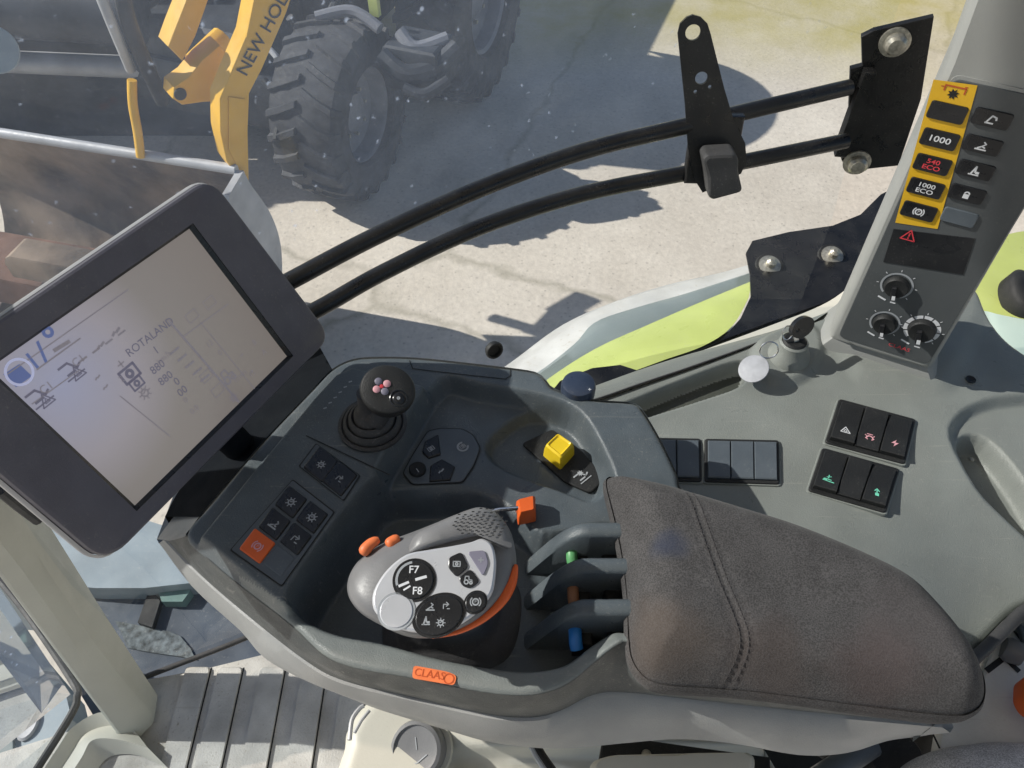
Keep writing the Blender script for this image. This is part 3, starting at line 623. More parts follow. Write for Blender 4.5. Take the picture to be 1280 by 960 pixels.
def x_g(d, f, k):
    for x, y, i in ((-9, 8, 'hook'), (7, 9, 'arrow'), (2, -8, 'gear'), (-13, -6, 'lift')): ico(d, f, i, (x * k, y * k), .0036, grey_ink, .0003)
disc('rocker_button', 549, 769, 25, 19, .45, black_gloss, x_g)
disc('button', 495.5, 764, 17, 17, 0, silver, None, .0012, 'plain silver round button', grey_ink)
disc('button', 594.5, 753, 11.5, 10, .8, black_gloss, lambda d, f, k: ico(d, f, 'park', (0, 0), .0042, grey_ink, .0003))
def pk(pts, m_, ic):
    d = MB(); P = rpoly([ff.at(*p) for p in pts], .003, 4); P = P if (P[1] - P[0]).cross(P[2] - P[1]).dot(ff.n) > 0 else P[::-1]
    d.slab(P, ff.n, .0014, m_, .0006); c0 = sum(P, V()) / len(P); ico(d, ff.moved(c0 + ff.n * .0014), ic, (0, 0), .0038, grey_ink, .0003); d.build('button', dl, smooth=35)
pk([(561, 697), (577, 690), (586, 709), (571, 722), (560, 710)], black_gloss, 'cam')
pk([(588, 711), (600, 727), (588, 736), (578, 733), (573, 723)], black_gloss, 'tractor')
pk([(584, 690), (606, 688), (611, 704), (604, 721)], purple_key, 'plus')
oa = MB(); oa.tube(spline(LS([(645, 706), (640, 727), (628, 749), (612, 766), (594, 779), (570, 790), (540, 796)], -.012), 4), [.0015 + .0032 * math.sin(math.pi * i / 14) if i < 8 else .0045 - .0032 * (i - 8) / 17 for i in range(25)], orange, 10); oa.build('orange_accent', dl)
for pts in ([(452, 693), (462, 681), (474, 674)], [(484, 683), (492, 676), (500, 673)]):
    d = MB(); d.tube(spline([PL(x, y, fs.o - fs.n * .012, fs.n) for x, y in pts], 5), [.0022, .004, .0048, .005, .0048, .0046, .0045, .0042, .0038, .003, .002], orange_label, 12); d.build('button', dl)['label'] = 'orange side button'

# ---------------------------------------------------------------- cloth pad
stains = [(tuple(PZ(842, 690, .69)), .022, (.04, .05, .085), .85), (tuple(PZ(825, 800, .69)), .05, (.105, .08, .064), .5), (tuple(PZ(1100, 835, .69)), .05, (.10, .07, .066), .45), (tuple(PZ(960, 830, .69)), .05, (.09, .068, .06), .4), (tuple(PZ(1130, 790, .69)), .06, (.115, .10, .10), .3)]
cloth = fabric('pad_cloth', (.076, .073, .073), stains)
seat_cloth = fabric('seat_cloth', (.58, .56, .56), [])
stitch = mat('stitch_thread', (.05, .045, .045), .8)
pad_px = [(757, 594), (770, 588), (800, 592), (850, 604), (930, 628), (1000, 650), (1080, 682), (1140, 713), (1182, 752), (1218, 798), (1238, 838), (1240, 868), (1226, 886), (1195, 891), (1100, 881), (1020, 871), (950, 862), (880, 856), (830, 852), (806, 842), (790, 820), (785, 790), (783, 740), (777, 690), (767, 640)]
pout = xy(resample(spline(L(pad_px, .675), 5, True), 260, True))
seam = xy(spline(L([(862, 616), (880, 670), (900, 725), (920, 775), (929, 805), (926, 826), (914, 850)], .695), 8))
def zpad(X, Y, d):
    t = np.clip(1 - d / .04, 0, 1); z = .660 + .042 * (1 - t ** 2.3)
    ds = np.full(X.shape, 9.)
    for (ax, ay), (bx, by) in zip(seam, seam[1:]):
        ex, ey = bx - ax, by - ay; tt = np.clip(((X - ax) * ex + (Y - ay) * ey) / (ex * ex + ey * ey), 0, 1); ds = np.minimum(ds, np.hypot(X - ax - tt * ex, Y - ay - tt * ey))
    z = z - .0018 * np.exp(-(ds / .0018) ** 2) - .0006 * np.exp(-((ds - .007) / .003) ** 2)
    z += .0012 * np.sin(X * 31 + 2 * np.sin(Y * 23)) * np.sin(Y * 37 + X * 9)
    return z
ZPAD = zpad
pd = MB(); field(pd, pout, zpad, .002, cloth)
pcx = sum(p[0] for p in pout) / len(pout); pcy = sum(p[1] for p in pout) / len(pout)
PO = lambda e_, z_: [V((x + (x - pcx) / math.hypot(x - pcx, y - pcy) * e_, y + (y - pcy) / math.hypot(x - pcx, y - pcy) * e_, z_)) for x, y in pout]
pd.loft([PO(-.004, .640), PO(.0006, .652), PO(.0012, .659), PO(-.0012, .6655)], cloth, capend=False)
pd_o = pd.build('pad', arm, smooth=180); pd_o['label'] = 'worn grey cloth arm pad with a double stitched seam'
sti = MB()
for side in (-1, 1):
    path = []
    for i, (x, y) in enumerate(seam):
        a = seam[max(i - 1, 0)]; b = seam[min(i + 1, len(seam) - 1)]; dx, dy = b[0] - a[0], b[1] - a[1]; l = math.hypot(dx, dy); path.append((x - dy / l * .0034 * side, y + dx / l * .0034 * side))
    R = resample([V((a, b, 0)) for a, b in path], 90)
    X = np.array([p.x for p in R]); Y = np.array([p.y for p in R]); zz = zpad(X, Y, sdf(pout, X, Y))
    for i in range(0, 88, 2):
        if not np.isfinite(zz[i]) or not np.isfinite(zz[i + 1]) or zz[i] < .676: continue
        sti.tube([V((X[i], Y[i], zz[i] + .0001)), V((X[i + 1] + (X[i+1]-X[i])*.3, Y[i + 1] + (Y[i+1]-Y[i])*.3, zz[i + 1] + .0001))], .00042, stitch, 6)
sti.build('stitching', pd_o)
# ================================================================== MONITOR
mon = thing('terminal_monitor', 'dark framed touch terminal showing a dim lavender screen beside the armrest', 'monitor', PZ(250, 560, .68))
mu = V((.41, .903, -.115)).normalized(); mv = V((-.43, .2, .885)).normalized()     # along the top edge; up
Rtl = ray(-10, 460).normalized() * .68
fm = Fr(CAM + Rtl, mu, mv); fm.v = fm.v
sc = [fm.px(*p) for p in ((-10, 460), (240, 285), (362, 445), (172, 632))]
ou = [fm.px(*p) for p in ((-127, 486), (263, 220), (415, 421), (134, 706))]
def rect_of(q): x0 = (q[0][0] + q[3][0]) / 2; x1 = (q[1][0] + q[2][0]) / 2; y1 = (q[0][1] + q[1][1]) / 2; y0 = (q[2][1] + q[3][1]) / 2; return x0, x1, y0, y1
hs = MB(); P = rpoly([fm.p(*p, 0) for p in ou][::-1], .022, 7)
cen = sum(P, V()) / len(P)
hs.loft([[p - fm.n * .034 + (cen - p) * .12 for p in P], [p - fm.n * .03 + (cen - p) * .05 for p in P], [p - fm.n * .012 for p in P], [p - fm.n * .004 for p in P]], bezel_plastic, capstart=True, capend=False)
hs.loft([[p - fm.n * .016 + (p - cen) * .004 for p in P], [p - fm.n * .013 + (p - cen) * .016 for p in P], [p - fm.n * .009 + (p - cen) * .016 for p in P], [p - fm.n * .006 + (p - cen) * .004 for p in P]], rim_plastic, capend=False)
mcx = (ou[0][0] + ou[2][0]) / 2; mcy = (ou[0][1] + ou[2][1]) / 2
hs.tube(spline([fm.p(mcx, mcy, -.025), fm.p(mcx + .01, mcy - .02, -.06), PZ(285, 545, .66), PZ(300, 560, .61), PZ(312, 566, .56)], 6), .016, flank_shade, 16)
hso = hs.build('housing', mon, smooth=40)
bz = MB(); S = [fm.p(*p, 0) for p in sc][::-1]; cS = sum(S, V()) / 4
n_ = len(P); Pf = [p + (cen - p).normalized() * .004 + fm.n * .001 for p in P]
# bezel: ring between the housing edge and the screen opening
Sr = []
for i in range(4):
    for j in range(n_ // 4): Sr.append(S[i] + (S[(i + 1) % 4] - S[i]) * 0)
k = n_ // 4
So = [s + (s - cS).normalized() * .0045 for s in S]
def cring(Q, h): return [Q[i // k] + fm.n * h for i in range(n_)]
bz.loft([[p - fm.n * .004 for p in P], [p - fm.n * .0005 for p in [q + (cen - q).normalized() * .001 for q in P]], Pf, cring(So, .0002)], bezel_plastic, capend=False)
bz.loft([cring(So, .0002), cring(So, -.001), cring(S, -.004)], black_gloss, capend=False)
bz.build('bezel', mon, smooth=30, weld=True)
# screen: lit panel, reflections on its glass painted into the glow gradient
ms = bpy.data.materials.new('screen_panel'); ms.use_nodes = True; nt = ms.node_tree; N = nt.nodes; K = nt.links; b = N['Principled BSDF']
b.inputs['Base Color'].default_value = (.16, .155, .155, 1); b.inputs['Roughness'].default_value = .22
geo = N.new('ShaderNodeNewGeometry')
nz = N.new('ShaderNodeTexNoise'); nz.inputs['Scale'].default_value = 14; nz.inputs['Detail'].default_value = 2; K.new(geo.outputs['Position'], nz.inputs['Vector'])
cr = N.new('ShaderNodeValToRGB')
d1 = N.new('ShaderNodeVectorMath'); d1.operation = 'DISTANCE'; K.new(geo.outputs['Position'], d1.inputs[0]); d1.inputs[1].default_value = fm.at(80, 480)
K.new(d1.outputs['Value'], cr.inputs[0])
e = cr.color_ramp.elements; e[0].position = 0; e[0].color = (.28, .29, .41, 1); e[1].position = .22; e[1].color = (.165, .138, .12, 1)
q = e.new(.06); q.color = (.29, .262, .29, 1); q = e.new(.10); q.color = (.205, .18, .165, 1)
K.new(cr.outputs[0], b.inputs['Emission Color']); b.inputs['Emission Strength'].default_value = .8
ink = mat('screen_ink', (.12, .12, .15), .3, emit=(.13, .12, .17), estr=.6)
ink2 = mat('screen_ink_faint', (.2, .19, .21), .3, emit=(.19, .17, .19), estr=.6)
ink3 = mat('screen_header', (.10, .13, .25), .3, emit=(.10, .13, .3), estr=.6)
lit = mat('screen_light', (.4, .4, .5), .3, emit=(.35, .37, .55), estr=.7)
sn = MB(); sn.add([p - fm.n * .004 for p in S], [[0, 1, 2, 3]], ms)
fscr = fm.moved(fm.o - fm.n * .0037)
H = lambda x, y: fscr.px(x, y)
def band(pts, m_, h=.0001): sn.poly(fscr, [H(*p) for p in pts], m_, h)
band([(4, 468), (24, 455), (40, 470), (20, 484)], ink3)
a = H(24, 465); sn.ring(fscr, a, .0085, .0105, lit, h=.0003)
tq = math.atan2(H(60, 440)[1] - H(24, 465)[1], H(60, 440)[0] - H(24, 465)[0])
for x, y, t_, s_, m_ in ((41, 452, 'l', .018, ink3), (53, 441, '/', .022, ink3), (69, 427, '\u00b0', .03, ink3)): sn.text(fscr, t_, H(x, y), s_, m_, .0002, ang=tq, bold=.03)
sn.stroke(fscr, [H(46, 462), H(100, 423)], .0012, ink2, .0002); sn.stroke(fscr, [H(68, 438), H(86, 427)], .003, ink2, .0002)
for x, y in ((88, 460), (48, 494)):
    f2 = fscr.moved(fscr.p(*H(x, y))); ico(sn, f2, 'plough', (0, 0), .009, ink, .0002); ico(sn, f2, 'tri', (.002, -.006), .006, ink, .0002); sn.text(fscr, 'C1', H(x + 10, y - 9), .009, ink2, .0002, ang=tq)
sn.text(fscr, 'ROTALAND', H(188, 421), .0098, ink, .0002, ang=tq, sx=1.0)
sn.text(fscr, '1', H(195, 438), .010, ink, .0002, ang=tq)
for i, (t_, x, y) in enumerate((('880', 197, 459), ('880', 207, 473), ('0', 221, 477), ('00', 228, 489))): sn.text(fscr, t_, H(x, y), .0098, ink, .0002, ang=tq)
for i in range(5): x = 219 + i * 9.5; y = 438 + i * 8.5; sn.stroke(fscr, [H(x - 6, y + 4.5), H(x + 4, y - 3.5)], .002, ink2, .0002)
for x, y, kk, s_ in ((162, 467, 'cam', .011), (171, 479, 'cam', .008), (181, 491, 'gear', .006), (151, 455, 'plus', .006), (122, 472, 'dash', .004), (132, 484, 'dash', .004), (126, 432, 'dash', .006), (145, 415, 'dash', .007)): ico(sn, fscr.moved(fscr.p(*H(x, y))), kk, (0, 0), s_, ink if s_ > .007 else ink2, .0002)
sn.stroke(fscr, [H(211, 401), H(250, 446), H(298, 502)], .0022, ink2, .0002)
for x, y, kk, s_ in ((285, 470, 'tractor', .008), (302, 444, 'dash', .003), (315, 466, 'arrow', .004), (292, 497, 'gear', .005)): ico(sn, fscr.moved(fscr.p(*H(x, y))), kk, (0, 0), s_, ink2, .0002)
for i in range(4):
    x = 176 + i * 3; sn.stroke(fscr, [H(100 + i * 16, 452 - i * 11), H(108 + i * 16, 446 - i * 11)], .0016, ink2, .0002)
for (x, y, t_) in ((232, 500, '0'), (243, 512, '0.0'), (152, 474, '2'), (205, 447, 'km/h'), (262, 430, '12'), (275, 441, '0'), (300, 470, '1/min'), (330, 440, 'A'), (318, 428, 'B')): sn.text(fscr, t_, H(x, y), .0075, ink2, .0002, ang=tq)
for a_, b2_ in (((6, 470), (160, 362)), ((40, 505), (100, 462)), ((150, 495), (212, 545)), ((250, 402), (318, 486)), ((230, 420), (285, 380))): sn.stroke(fscr, [H(*a_), H(*b2_)], .0009, ink2, .0002)
for x, y in ((258, 470), (272, 488), (240, 395), (262, 378)): f2 = fscr.moved(fscr.p(*H(x, y))); sn.stroke(f2, [(-.006, -.004), (.006, -.004), (.006, .004), (-.006, .004)], .0007, ink2, .0002, True)
sn.build('screen', mon, smooth=0)

# ================================================================== REAR PILLAR WITH CONTROL PANEL
pu = V((.893, -.437, .0)).normalized(); pv = V((-.0914, .119, .9887)).normalized()
t0 = ray(1160, 90).normalized() * (.097 * 9.2316)
fp = Fr(CAM + t0, pu, pv); W_ = .123
pil = thing('rear_pillar', 'pale grey cab pillar carrying a keypad with a yellow strip', 'pillar', fp.at(1125, 470))
TL, TR, BR, BL = fp.px(1160, 90), fp.px(1290, 104), fp.px(1176, 456), fp.px(1070, 430)
x0 = (TL[0] + BL[0]) / 2; x1 = (fp.px(1230, 300)[0] + BR[0]) / 2; ytop = TL[1]; ybot = (BL[1] + BR[1]) / 2
tb = MB()
def prow(y, grow, n=fp.n):
    a, b2 = x0 - .0105 - grow, x1 + .0075 + grow * 1.2
    pts = [fp.p(a + .0, y, -.07), fp.p(a, y, -.012), fp.p(a + .0025, y, -.004), fp.p(a + .007, y, 0), fp.p(b2 - .006, y, 0), fp.p(b2 - .002, y, -.004), fp.p(b2, y, -.012), fp.p(b2, y, -.07)]
    return pts
ys = [(ybot - .075, .05), (ybot - .05, .026), (ybot - .03, .012), (ybot - .012, .001), (ybot, 0), (ytop - .05, 0), (ytop + .012, 0), (ytop + .2, .012), (ytop + .75, .03)]
rows = []
for y, g in ys:
    r = prow(y, g)
    if y < ybot - .005: s_ = (ybot - y); r = [p - fp.n * (-.012 * min(1, s_ / .02)) - fp.n * .014 * min(1, s_ / .012) for p in r]
    rows.append(r)
tb.loft(rows, pillar_grey, closed=True, capend=True, capstart=True); tb.build('trim', pil, smooth=40)
cp = MB(); P = rpoly([fp.p(x0, ybot), fp.p(x1, ybot), fp.p(x1 + .006, ytop), fp.p(x0, ytop)], .008, 6)
cP = sum(P, V()) / len(P)
cp.slab([p + (p - cP).normalized() * .0035 for p in P], fp.n, .0012, pillar_grey); cp.slab(P, fp.n, .0024, panel_grey, .0008)
fq = fp.moved(fp.o + fp.n * .0024)
ys_ = [fq.px(*p) for p in ((1167, 99), (1222, 106.5), (1172, 286), (1119, 278))]
cp.poly(fq, ys_[::-1], yellow_paint, .0005)
f_ = fq.moved(fq.at(1192, 116, .0008)); ico(cp, f_, 'pto', (0, -.001), .0058, black_matt, .0001); cp.stroke(f_, [(-.009, .001), (-.009, .006), (.009, .006), (.009, .001)], .0014, orange_dark, .0001)
for x, y in ((1177, 107), (1207, 109)): cp.stroke(fq, [fq.px(x, y), fq.px(x + 3, y + .4)], .001, orange_dark, .0007)
cpo = cp.build('control_panel', pil, smooth=30)
def pkey(cx, cy, txt=None, ic=None, ink_=white_ink, m_=black_gloss, w=.0335, h_=.0175, s=.0055):
    k = MB(); a, b2 = fq.px(cx, cy); P = rpoly([fq.p(a - w / 2, b2 - h_ / 2), fq.p(a + w / 2, b2 - h_ / 2), fq.p(a + w / 2, b2 + h_ / 2), fq.p(a - w / 2, b2 + h_ / 2)], .003, 4)
    k.slab(P, fq.n, .0022, m_, .0009); f = fq.moved(fq.p(a, b2, .0022))
    if ic: ico(k, f, ic, (0, 0), s, ink_, .0002)
    if txt:
        for i, t_ in enumerate(txt): k.text(f, t_, (0, .0034 * ((len(txt) - 1) / 2 - i) * 1.9), .0085 if len(txt) == 1 else .0068, ink_, .0002, sx=1.25, bold=.025)
    return k.build('button', cpo, smooth=30)
pkey(1184, 140)
pkey(1174.5, 173.5, ['1000']); pkey(1165.5, 205, ['540', 'ECO'], None, red_ink); pkey(1157, 234.5, ['1000', 'ECO']); pkey(1148.5, 263.5, None, 'park')
for (x, y, ic) in ((1240, 148, 'arm'), (1228, 181, 'hook'), (1219, 212, 'lift'), (1208.5, 242, 'lock')): pkey(x, y, None, ic, w=.033, h_=.016)
pkey(1199, 271, None, None, m_=panel_plastic, w=.033, h_=.016)
ds = MB(); P = [fq.at(*p) for p in ((1117, 286), (1219, 298), (1204, 343), (1104, 327))][::-1]; ds.slab(P, fq.n, .0008, black_gloss, .0003); ico(ds, fq.moved(fq.at(1136.5, 294, .0009)), 'warn', (0, 0), .0072, red_ink, .0001); ds.build('display', cpo, smooth=0)
def pknob(cx, cy, r, thick, segs):
    k = MB(); a, b2 = fq.px(cx, cy); f = fq.moved(fq.p(a, b2, 0)); kk = .00092
    k.lathe(f.p(0, 0), f.n, [(r * .82 * kk, 0), (r * .80 * kk, .006), (r * .72 * kk, .0075), (r * .5 * kk, .007)], black_matt, 32)
    k.box(f.p(-r * .05 * kk, -r * .3 * kk, .009), (r * .3 * kk, r * 1.0 * kk, .004), black_gloss, (f.rot(12).u, f.rot(12).v, f.n), .001)
    k.stroke(f.rot(12), [(-r * .05 * kk, -r * .5 * kk), (-r * .05 * kk, -r * .72 * kk)], r * .22 * kk, white_ink, .0113)
    if segs:
        for i in range(segs): a0 = -60 + i * 300 / segs; k.ring(f, (0, 0), r * .86 * kk, r * 1.1 * kk, white_ink, a0, a0 + 300 / segs - 5, .0005, 5)
    else: k.ring(f, (0, 0), r * .94 * kk, r * 1.08 * kk, grey_ink, -60, 230, .0005)
    for ang in range(-40, 230, 45):
        c_, s_ = math.cos(math.radians(ang)), math.sin(math.radians(ang)); k.stroke(f, [(c_ * r * 1.2 * kk, s_ * r * 1.2 * kk), (c_ * r * 1.32 * kk, s_ * r * 1.32 * kk)], .0009, white_ink, .0005)
    k.stroke(f, [(-r * .8 * kk, -r * 1.25 * kk), (-r * .3 * kk, -r * 1.4 * kk)], .0022, white_ink, .0005); k.stroke(f, [(r * .1 * kk, -r * 1.45 * kk), (r * .4 * kk, -r * 1.45 * kk)], .0018, white_ink, .0005)
    k.build('dial', cpo, smooth=40)
pknob(1121, 357, 17.5, 0, 0); pknob(1106, 403.5, 17, 0, 0); pknob(1152.5, 411.5, 19.5, 1, 9)
lg = MB(); lg.text(fq.moved(fq.at(1124, 433.5, .0006)), 'CLAAS', (0, 0), .0072, red_ink, .0006, sx=1.15); lg.build('lettering', cpo, smooth=0)

# ================================================================== SIDE CONSOLE
ZC = .555
side = thing('side_console', 'grey green moulded side console under the window behind the armrest', 'console', PZ(1000, 600, .4))
so_px = [(690, 520), (745, 498), (800, 479), (860, 459), (930, 434), (975, 414), (1012, 403), (1060, 388), (1120, 372), (1190, 362), (1218, 366), (1232, 392), (1256, 424), (1290, 448), (1340, 480), (1360, 600), (1350, 735), (1310, 735), (1283, 750), (1255, 778), (1236, 797), (1205, 830), (1100, 850), (900, 800), (760, 720), (700, 600)]
so = xy(resample(spline(L(so_px, ZC), 4, True), 300, True))
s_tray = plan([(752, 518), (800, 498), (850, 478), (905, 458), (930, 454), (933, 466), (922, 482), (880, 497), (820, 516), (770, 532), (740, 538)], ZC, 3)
s_key = plan([(945, 432), (965, 412), (1000, 406), (1022, 420), (1026, 445), (1012, 468), (985, 482), (960, 478), (944, 460)], ZC)
s_pil = plan([(1052, 380), (1054, 440), (1064, 462), (1085, 476), (1170, 488), (1192, 470), (1216, 420), (1226, 380), (1200, 340), (1080, 340)], ZC)
s_grab = plan([(1192, 548), (1200, 522), (1225, 506), (1262, 498), (1320, 500), (1345, 560), (1345, 690), (1310, 668), (1270, 640), (1225, 602)], ZC, 3)
s_slot = plan([(1207, 556), (1214, 540), (1240, 545), (1280, 585), (1330, 650), (1325, 672), (1275, 634), (1230, 596)], ZC, 3)
s_left = plan([(600, 480), (760, 525), (800, 552), (980, 552), (985, 608), (900, 640), (600, 640)], ZC, 3)
def zside(X, Y, d):
    z = np.full(X.shape, ZC)
    S = lambda p, w: sm((sdf(p, X, Y) + w) / (2 * w))
    z = z + .005 * S(s_pil, .014) + .008 * S(s_key, .008)
    z = z - .024 * S(s_tray, .003)
    z = z - .012 * S(s_grab, .007) - .03 * S(s_slot, .006)
    z = z + .003 * sm((Y - .60) / .12)
    z = z - .05 * sm((X - .33) / .2) * sm((.55 - Y) / .3)
    return z
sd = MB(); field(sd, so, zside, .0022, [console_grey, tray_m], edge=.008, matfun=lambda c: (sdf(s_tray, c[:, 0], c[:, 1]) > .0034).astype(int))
w0 = [V((x, y, ZC - .008)) for x, y in so]; sd.loft([[p - Z * .12 for p in w0], w0], console_grey, capend=False)
sd.build('body', side, smooth=70)
# rubber seal along the near edge on the right, and the sill strip along the window
sl = MB(); sl.tube(spline([p - Z * .004 for p in L([(1215, 826), (1240, 803), (1262, 781), (1285, 760), (1320, 742)], ZC)], 5), .006, rubber, 10); sl.build('edge_seal', side)
sw = MB(); R0 = spline(L([(690, 512), (745, 499), (800, 480), (860, 460), (930, 435), (978, 416), (1012, 405)], ZC + .004), 5); R1 = spline(L([(690, 500), (736, 485), (800, 462), (860, 443), (915, 428), (985, 408), (1050, 384)], ZC - .004), 5); R1 = resample(R1, len(R0)); R0 = resample(R0, len(R0))
R2 = [p + V((0, .004, -.15)) for p in R1]
sw.loft([R0, [a.lerp(b2, .5) + Z * .004 for a, b2 in zip(R0, R1)], R1, R2], console_grey, closed=False, capend=False); sw.tube([p + Z * .0002 for p in R0], .0011, rubber, 8); sw.build('sill_strip', side, smooth=50)
def zs_at(px, py):
    z = ZC
    for _ in range(4): p = PZ(px, py, z); z = float(zside(np.array([p.x]), np.array([p.y]), np.array([1.]))[0])
    return z
def switch_pack(corners, icons, inks, label, frame_m=black_matt, kind='rocker_switch', face=black_matt):
    cx = sum(p[0] for p in corners) / 4; cy = sum(p[1] for p in corners) / 4; z = zs_at(cx, cy) + .0005
    C = L(corners, z); tl, tr, br, bl = C
    fr = MB(); P = rpoly([bl, br, tr, tl], .004, 4); cc = sum(P, V()) / len(P); fr.slab([p - Z * .008 + (p - cc).normalized() * .0022 for p in P], Z, .0095, console_grey, .001); fr.slab([p - Z * .008 for p in P], Z, .0115, frame_m, .0015)
    fo = fr.build('switch_pack', side, smooth=35); fo['label'] = label
    n = len(icons)
    for i in range(n):
        a0 = .035 + i * .93 / n + .008; a1 = .035 + (i + 1) * .93 / n - .008
        mix = lambda a, b2: (bl.lerp(br, a)).lerp(tl.lerp(tr, a), b2)
        q = [mix(a0, .07), mix(a1, .07), mix(a1, .92), mix(a0, .92)]
        k = MB(); up = [.0085, .0085, .004, .004] if i % 2 == 0 or kind != 'rocker_switch' else [.0055, .0055, .0075, .0075]
        if kind != 'rocker_switch': up = [.0045] * 4
        k0 = [p + Z * .002 for p in q]; k1 = [p + Z * (h + .001) for p, h in zip(q, up)]; k1 = [p for p in k1]
        c1 = sum(k1, V()) / 4; k2 = [p + (c1 - p).normalized() * .0015 + Z * .0009 for p in k1]
        mid0 = k2[0].lerp(k2[3], .5) - Z * (.0012 if kind == 'rocker_switch' else 0); mid1 = k2[1].lerp(k2[2], .5) - Z * (.0012 if kind == 'rocker_switch' else 0)
        k.loft([k0, k1], face, capend=False); k.add(k1 + [k2[0], k2[1], mid1, k2[2], k2[3], mid0], [[0, 1, 5, 4], [1, 2, 7, 6, 5], [2, 3, 8, 7], [3, 0, 4, 9, 8], [4, 5, 6, 9], [9, 6, 7, 8]], face)
        if icons[i]:
            o = (k2[0] + k2[1] + mid0 + mid1) / 4; f = Fr(o, k2[1] - k2[0], mid0 - k2[0]); ico(k, f, icons[i], (0, 0), .0058, inks[i], .0006)
        k.build(kind, fo, smooth=25)
switch_pack([(1048, 500), (1144, 526), (1130, 582), (1030, 555)], ['tri', 'lamp', 'bolt'], [white_ink, pink_ink, pink_ink], 'black pack of three rocker switches with white and pink symbols')
switch_pack([(1027, 561), (1124, 588), (1106, 643), (1009, 615)], ['beam', None, 'turn'], [green_ink, None, green_ink], 'black pack of three rocker switches with green symbols')
switch_pack([(880, 550), (973, 552), (974, 607), (880, 604)], [None] * 3, [None] * 3, 'pack of three blank grey covers', kind='blank_cover', face=panel_plastic)
switch_pack([(785, 548), (876, 550), (877, 604), (785, 602)], [None] * 3, [None] * 3, 'pack of three blank grey covers half hidden by the armrest', kind='blank_cover', face=panel_plastic)
ks = MB(); zk = zs_at(985, 440); o = PZ(986, 444, zk); ks.lathe(o, Z, [(.026, -.002), (.024, .006), (.019, .012), (.0175, .024), (.015, .026), (.0145, .022), (.006, .022)], console_grey, 32)
ks.lathe(o + Z * .02, Z, [(.0145, 0), (.0145, .006), (.012, .008), (.004, .0075)], black_matt, 28); ks.build('ignition_lock', side, smooth=40)
scw = MB(); zz = zs_at(1213, 475); scw.lathe(PZ(1213, 475, zz), Z, [(.006, .001), (.006, .0016), (.0045, .0012), (.003, .0002)], black_matt, 20); scw.build('screw', side)
sc2 = MB(); zz = zs_at(1214, 575); sc2.lathe(PZ(1214, 575, zz + .01), Z, [(.003, 0), (.0025, .002), (.001, .0025)], bolt_metal, 12); sc2.build('screw', side)

# key with fob
ky = thing('ignition_key', 'black headed ignition key with a round silver tag in its lock', 'key', o + Z * .028)
kh = MB(); kt = o + Z * .028; fkx = Fr(kt + V((.004, .004, .018)), V((1, .5, .1)), V((-.2, .4, 1)))
kh.box(kt + V((0, 0, .004)), (.008, .0022, .012), chrome, (fkx.u, fkx.n, fkx.v)); ol_ = [(r * math.cos(a), r * .78 * math.sin(a)) for a, r in [(i * 2 * math.pi / 28, .0165) for i in range(28)]]
kh.holed(fkx, ol_, [[(-.008 + .0028 * math.cos(a), .0028 * math.sin(a)) for a in [i * 2 * math.pi / 12 for i in range(12)]]], .006, black_gloss); kh.build('key_head', ky, smooth=40, bevel=.001)
rg = MB(); c = PZ(962, 440, zk + .03); rg.tube([c + V((.011 * math.cos(a), .004 * math.sin(a) + .003, .010 * math.sin(a))) for a in [i * 2 * math.pi / 24 for i in range(25)]], .0009, chrome, 8)
rg.tube([kt + V((-.012 + .006 * math.cos(a), .004 * math.sin(a), .012 + .008 * math.sin(a))) for a in [i * 2 * math.pi / 24 for i in range(25)]], .0008, chrome, 8); rg.build('key_ring', ky)
tg = MB(); c = PZ(942, 461, zk + .014); n_t = (CAM - c).normalized() * .7 + V((-.3, .2, .5)); n_t.normalize()
tg.lathe(c - n_t * .001, n_t, [(.0178, 0), (.0182, .0008), (.0178, .0018), (.016, .0021)], tag_metal, 40, squash=1); tg.build('key_tag', ky)
# ================================================================== WINDOW, RAILS, BRACKETS
rail_hi = [(300, 385, .70), (365, 350, .715), (470, 295, .73), (600, 236, .745), (730, 189, .755), (860, 157, .765), (960, 133, .77), (1062, 109, .775)]
rail_lo = [(330, 420, .645), (400, 385, .655), (480, 340, .665), (600, 284, .68), (730, 242, .69), (860, 216, .70), (960, 196, .705), (1058, 176, .71)]
rf = thing('rail_bracket', 'black twin bar mounting frame bolted to the pillar outside the keypad', 'rail', PZ(1062, 140, .74))
hi = [PZ(*p) for p in rail_hi]; lo = [PZ(*p) for p in rail_lo]
for R_, r in ((hi, .0098), (lo, .0098)):
    t = MB(); t.tube(spline(R_, 6), r, black_paint, 14); t.build('rail', rf, smooth=60)
fpl = Fr(PYp(1110, 110, .93), V((1, -.15, 0)), V((0, 0, 1)))
pp = [(1062, 82), (1077, 78), (1076, 42), (1092, 34), (1166, 17), (1150, 120), (1122, 203), (1058, 210), (1051, 196), (1058, 188)]
pm = MB(); P = [fpl.at(*p) for p in pp][::-1]; P = P if (P[1] - P[0]).cross(P[2] - P[1]).dot(fpl.n) > 0 else P[::-1]
pm.slab(P, fpl.n, .008, black_paint, .001)
pm.box(fpl.at(1066, 135, .012), (.014, .12, .02), black_paint, (fpl.u, fpl.v, fpl.n), .002); po_ = pm.build('mounting_plate', rf, smooth=30)
for x, y in ((1117, 48), (1070, 198)):
    bo_ = MB(); c = fpl.at(x, y, .008); bo_.lathe(c, fpl.n, [(.018, 0), (.018, .003), (.013, .004), (.0125, .011), (.009, .015), (.003, .016)], bolt_metal, 24); bo_.build('bolt', po_, smooth=35)
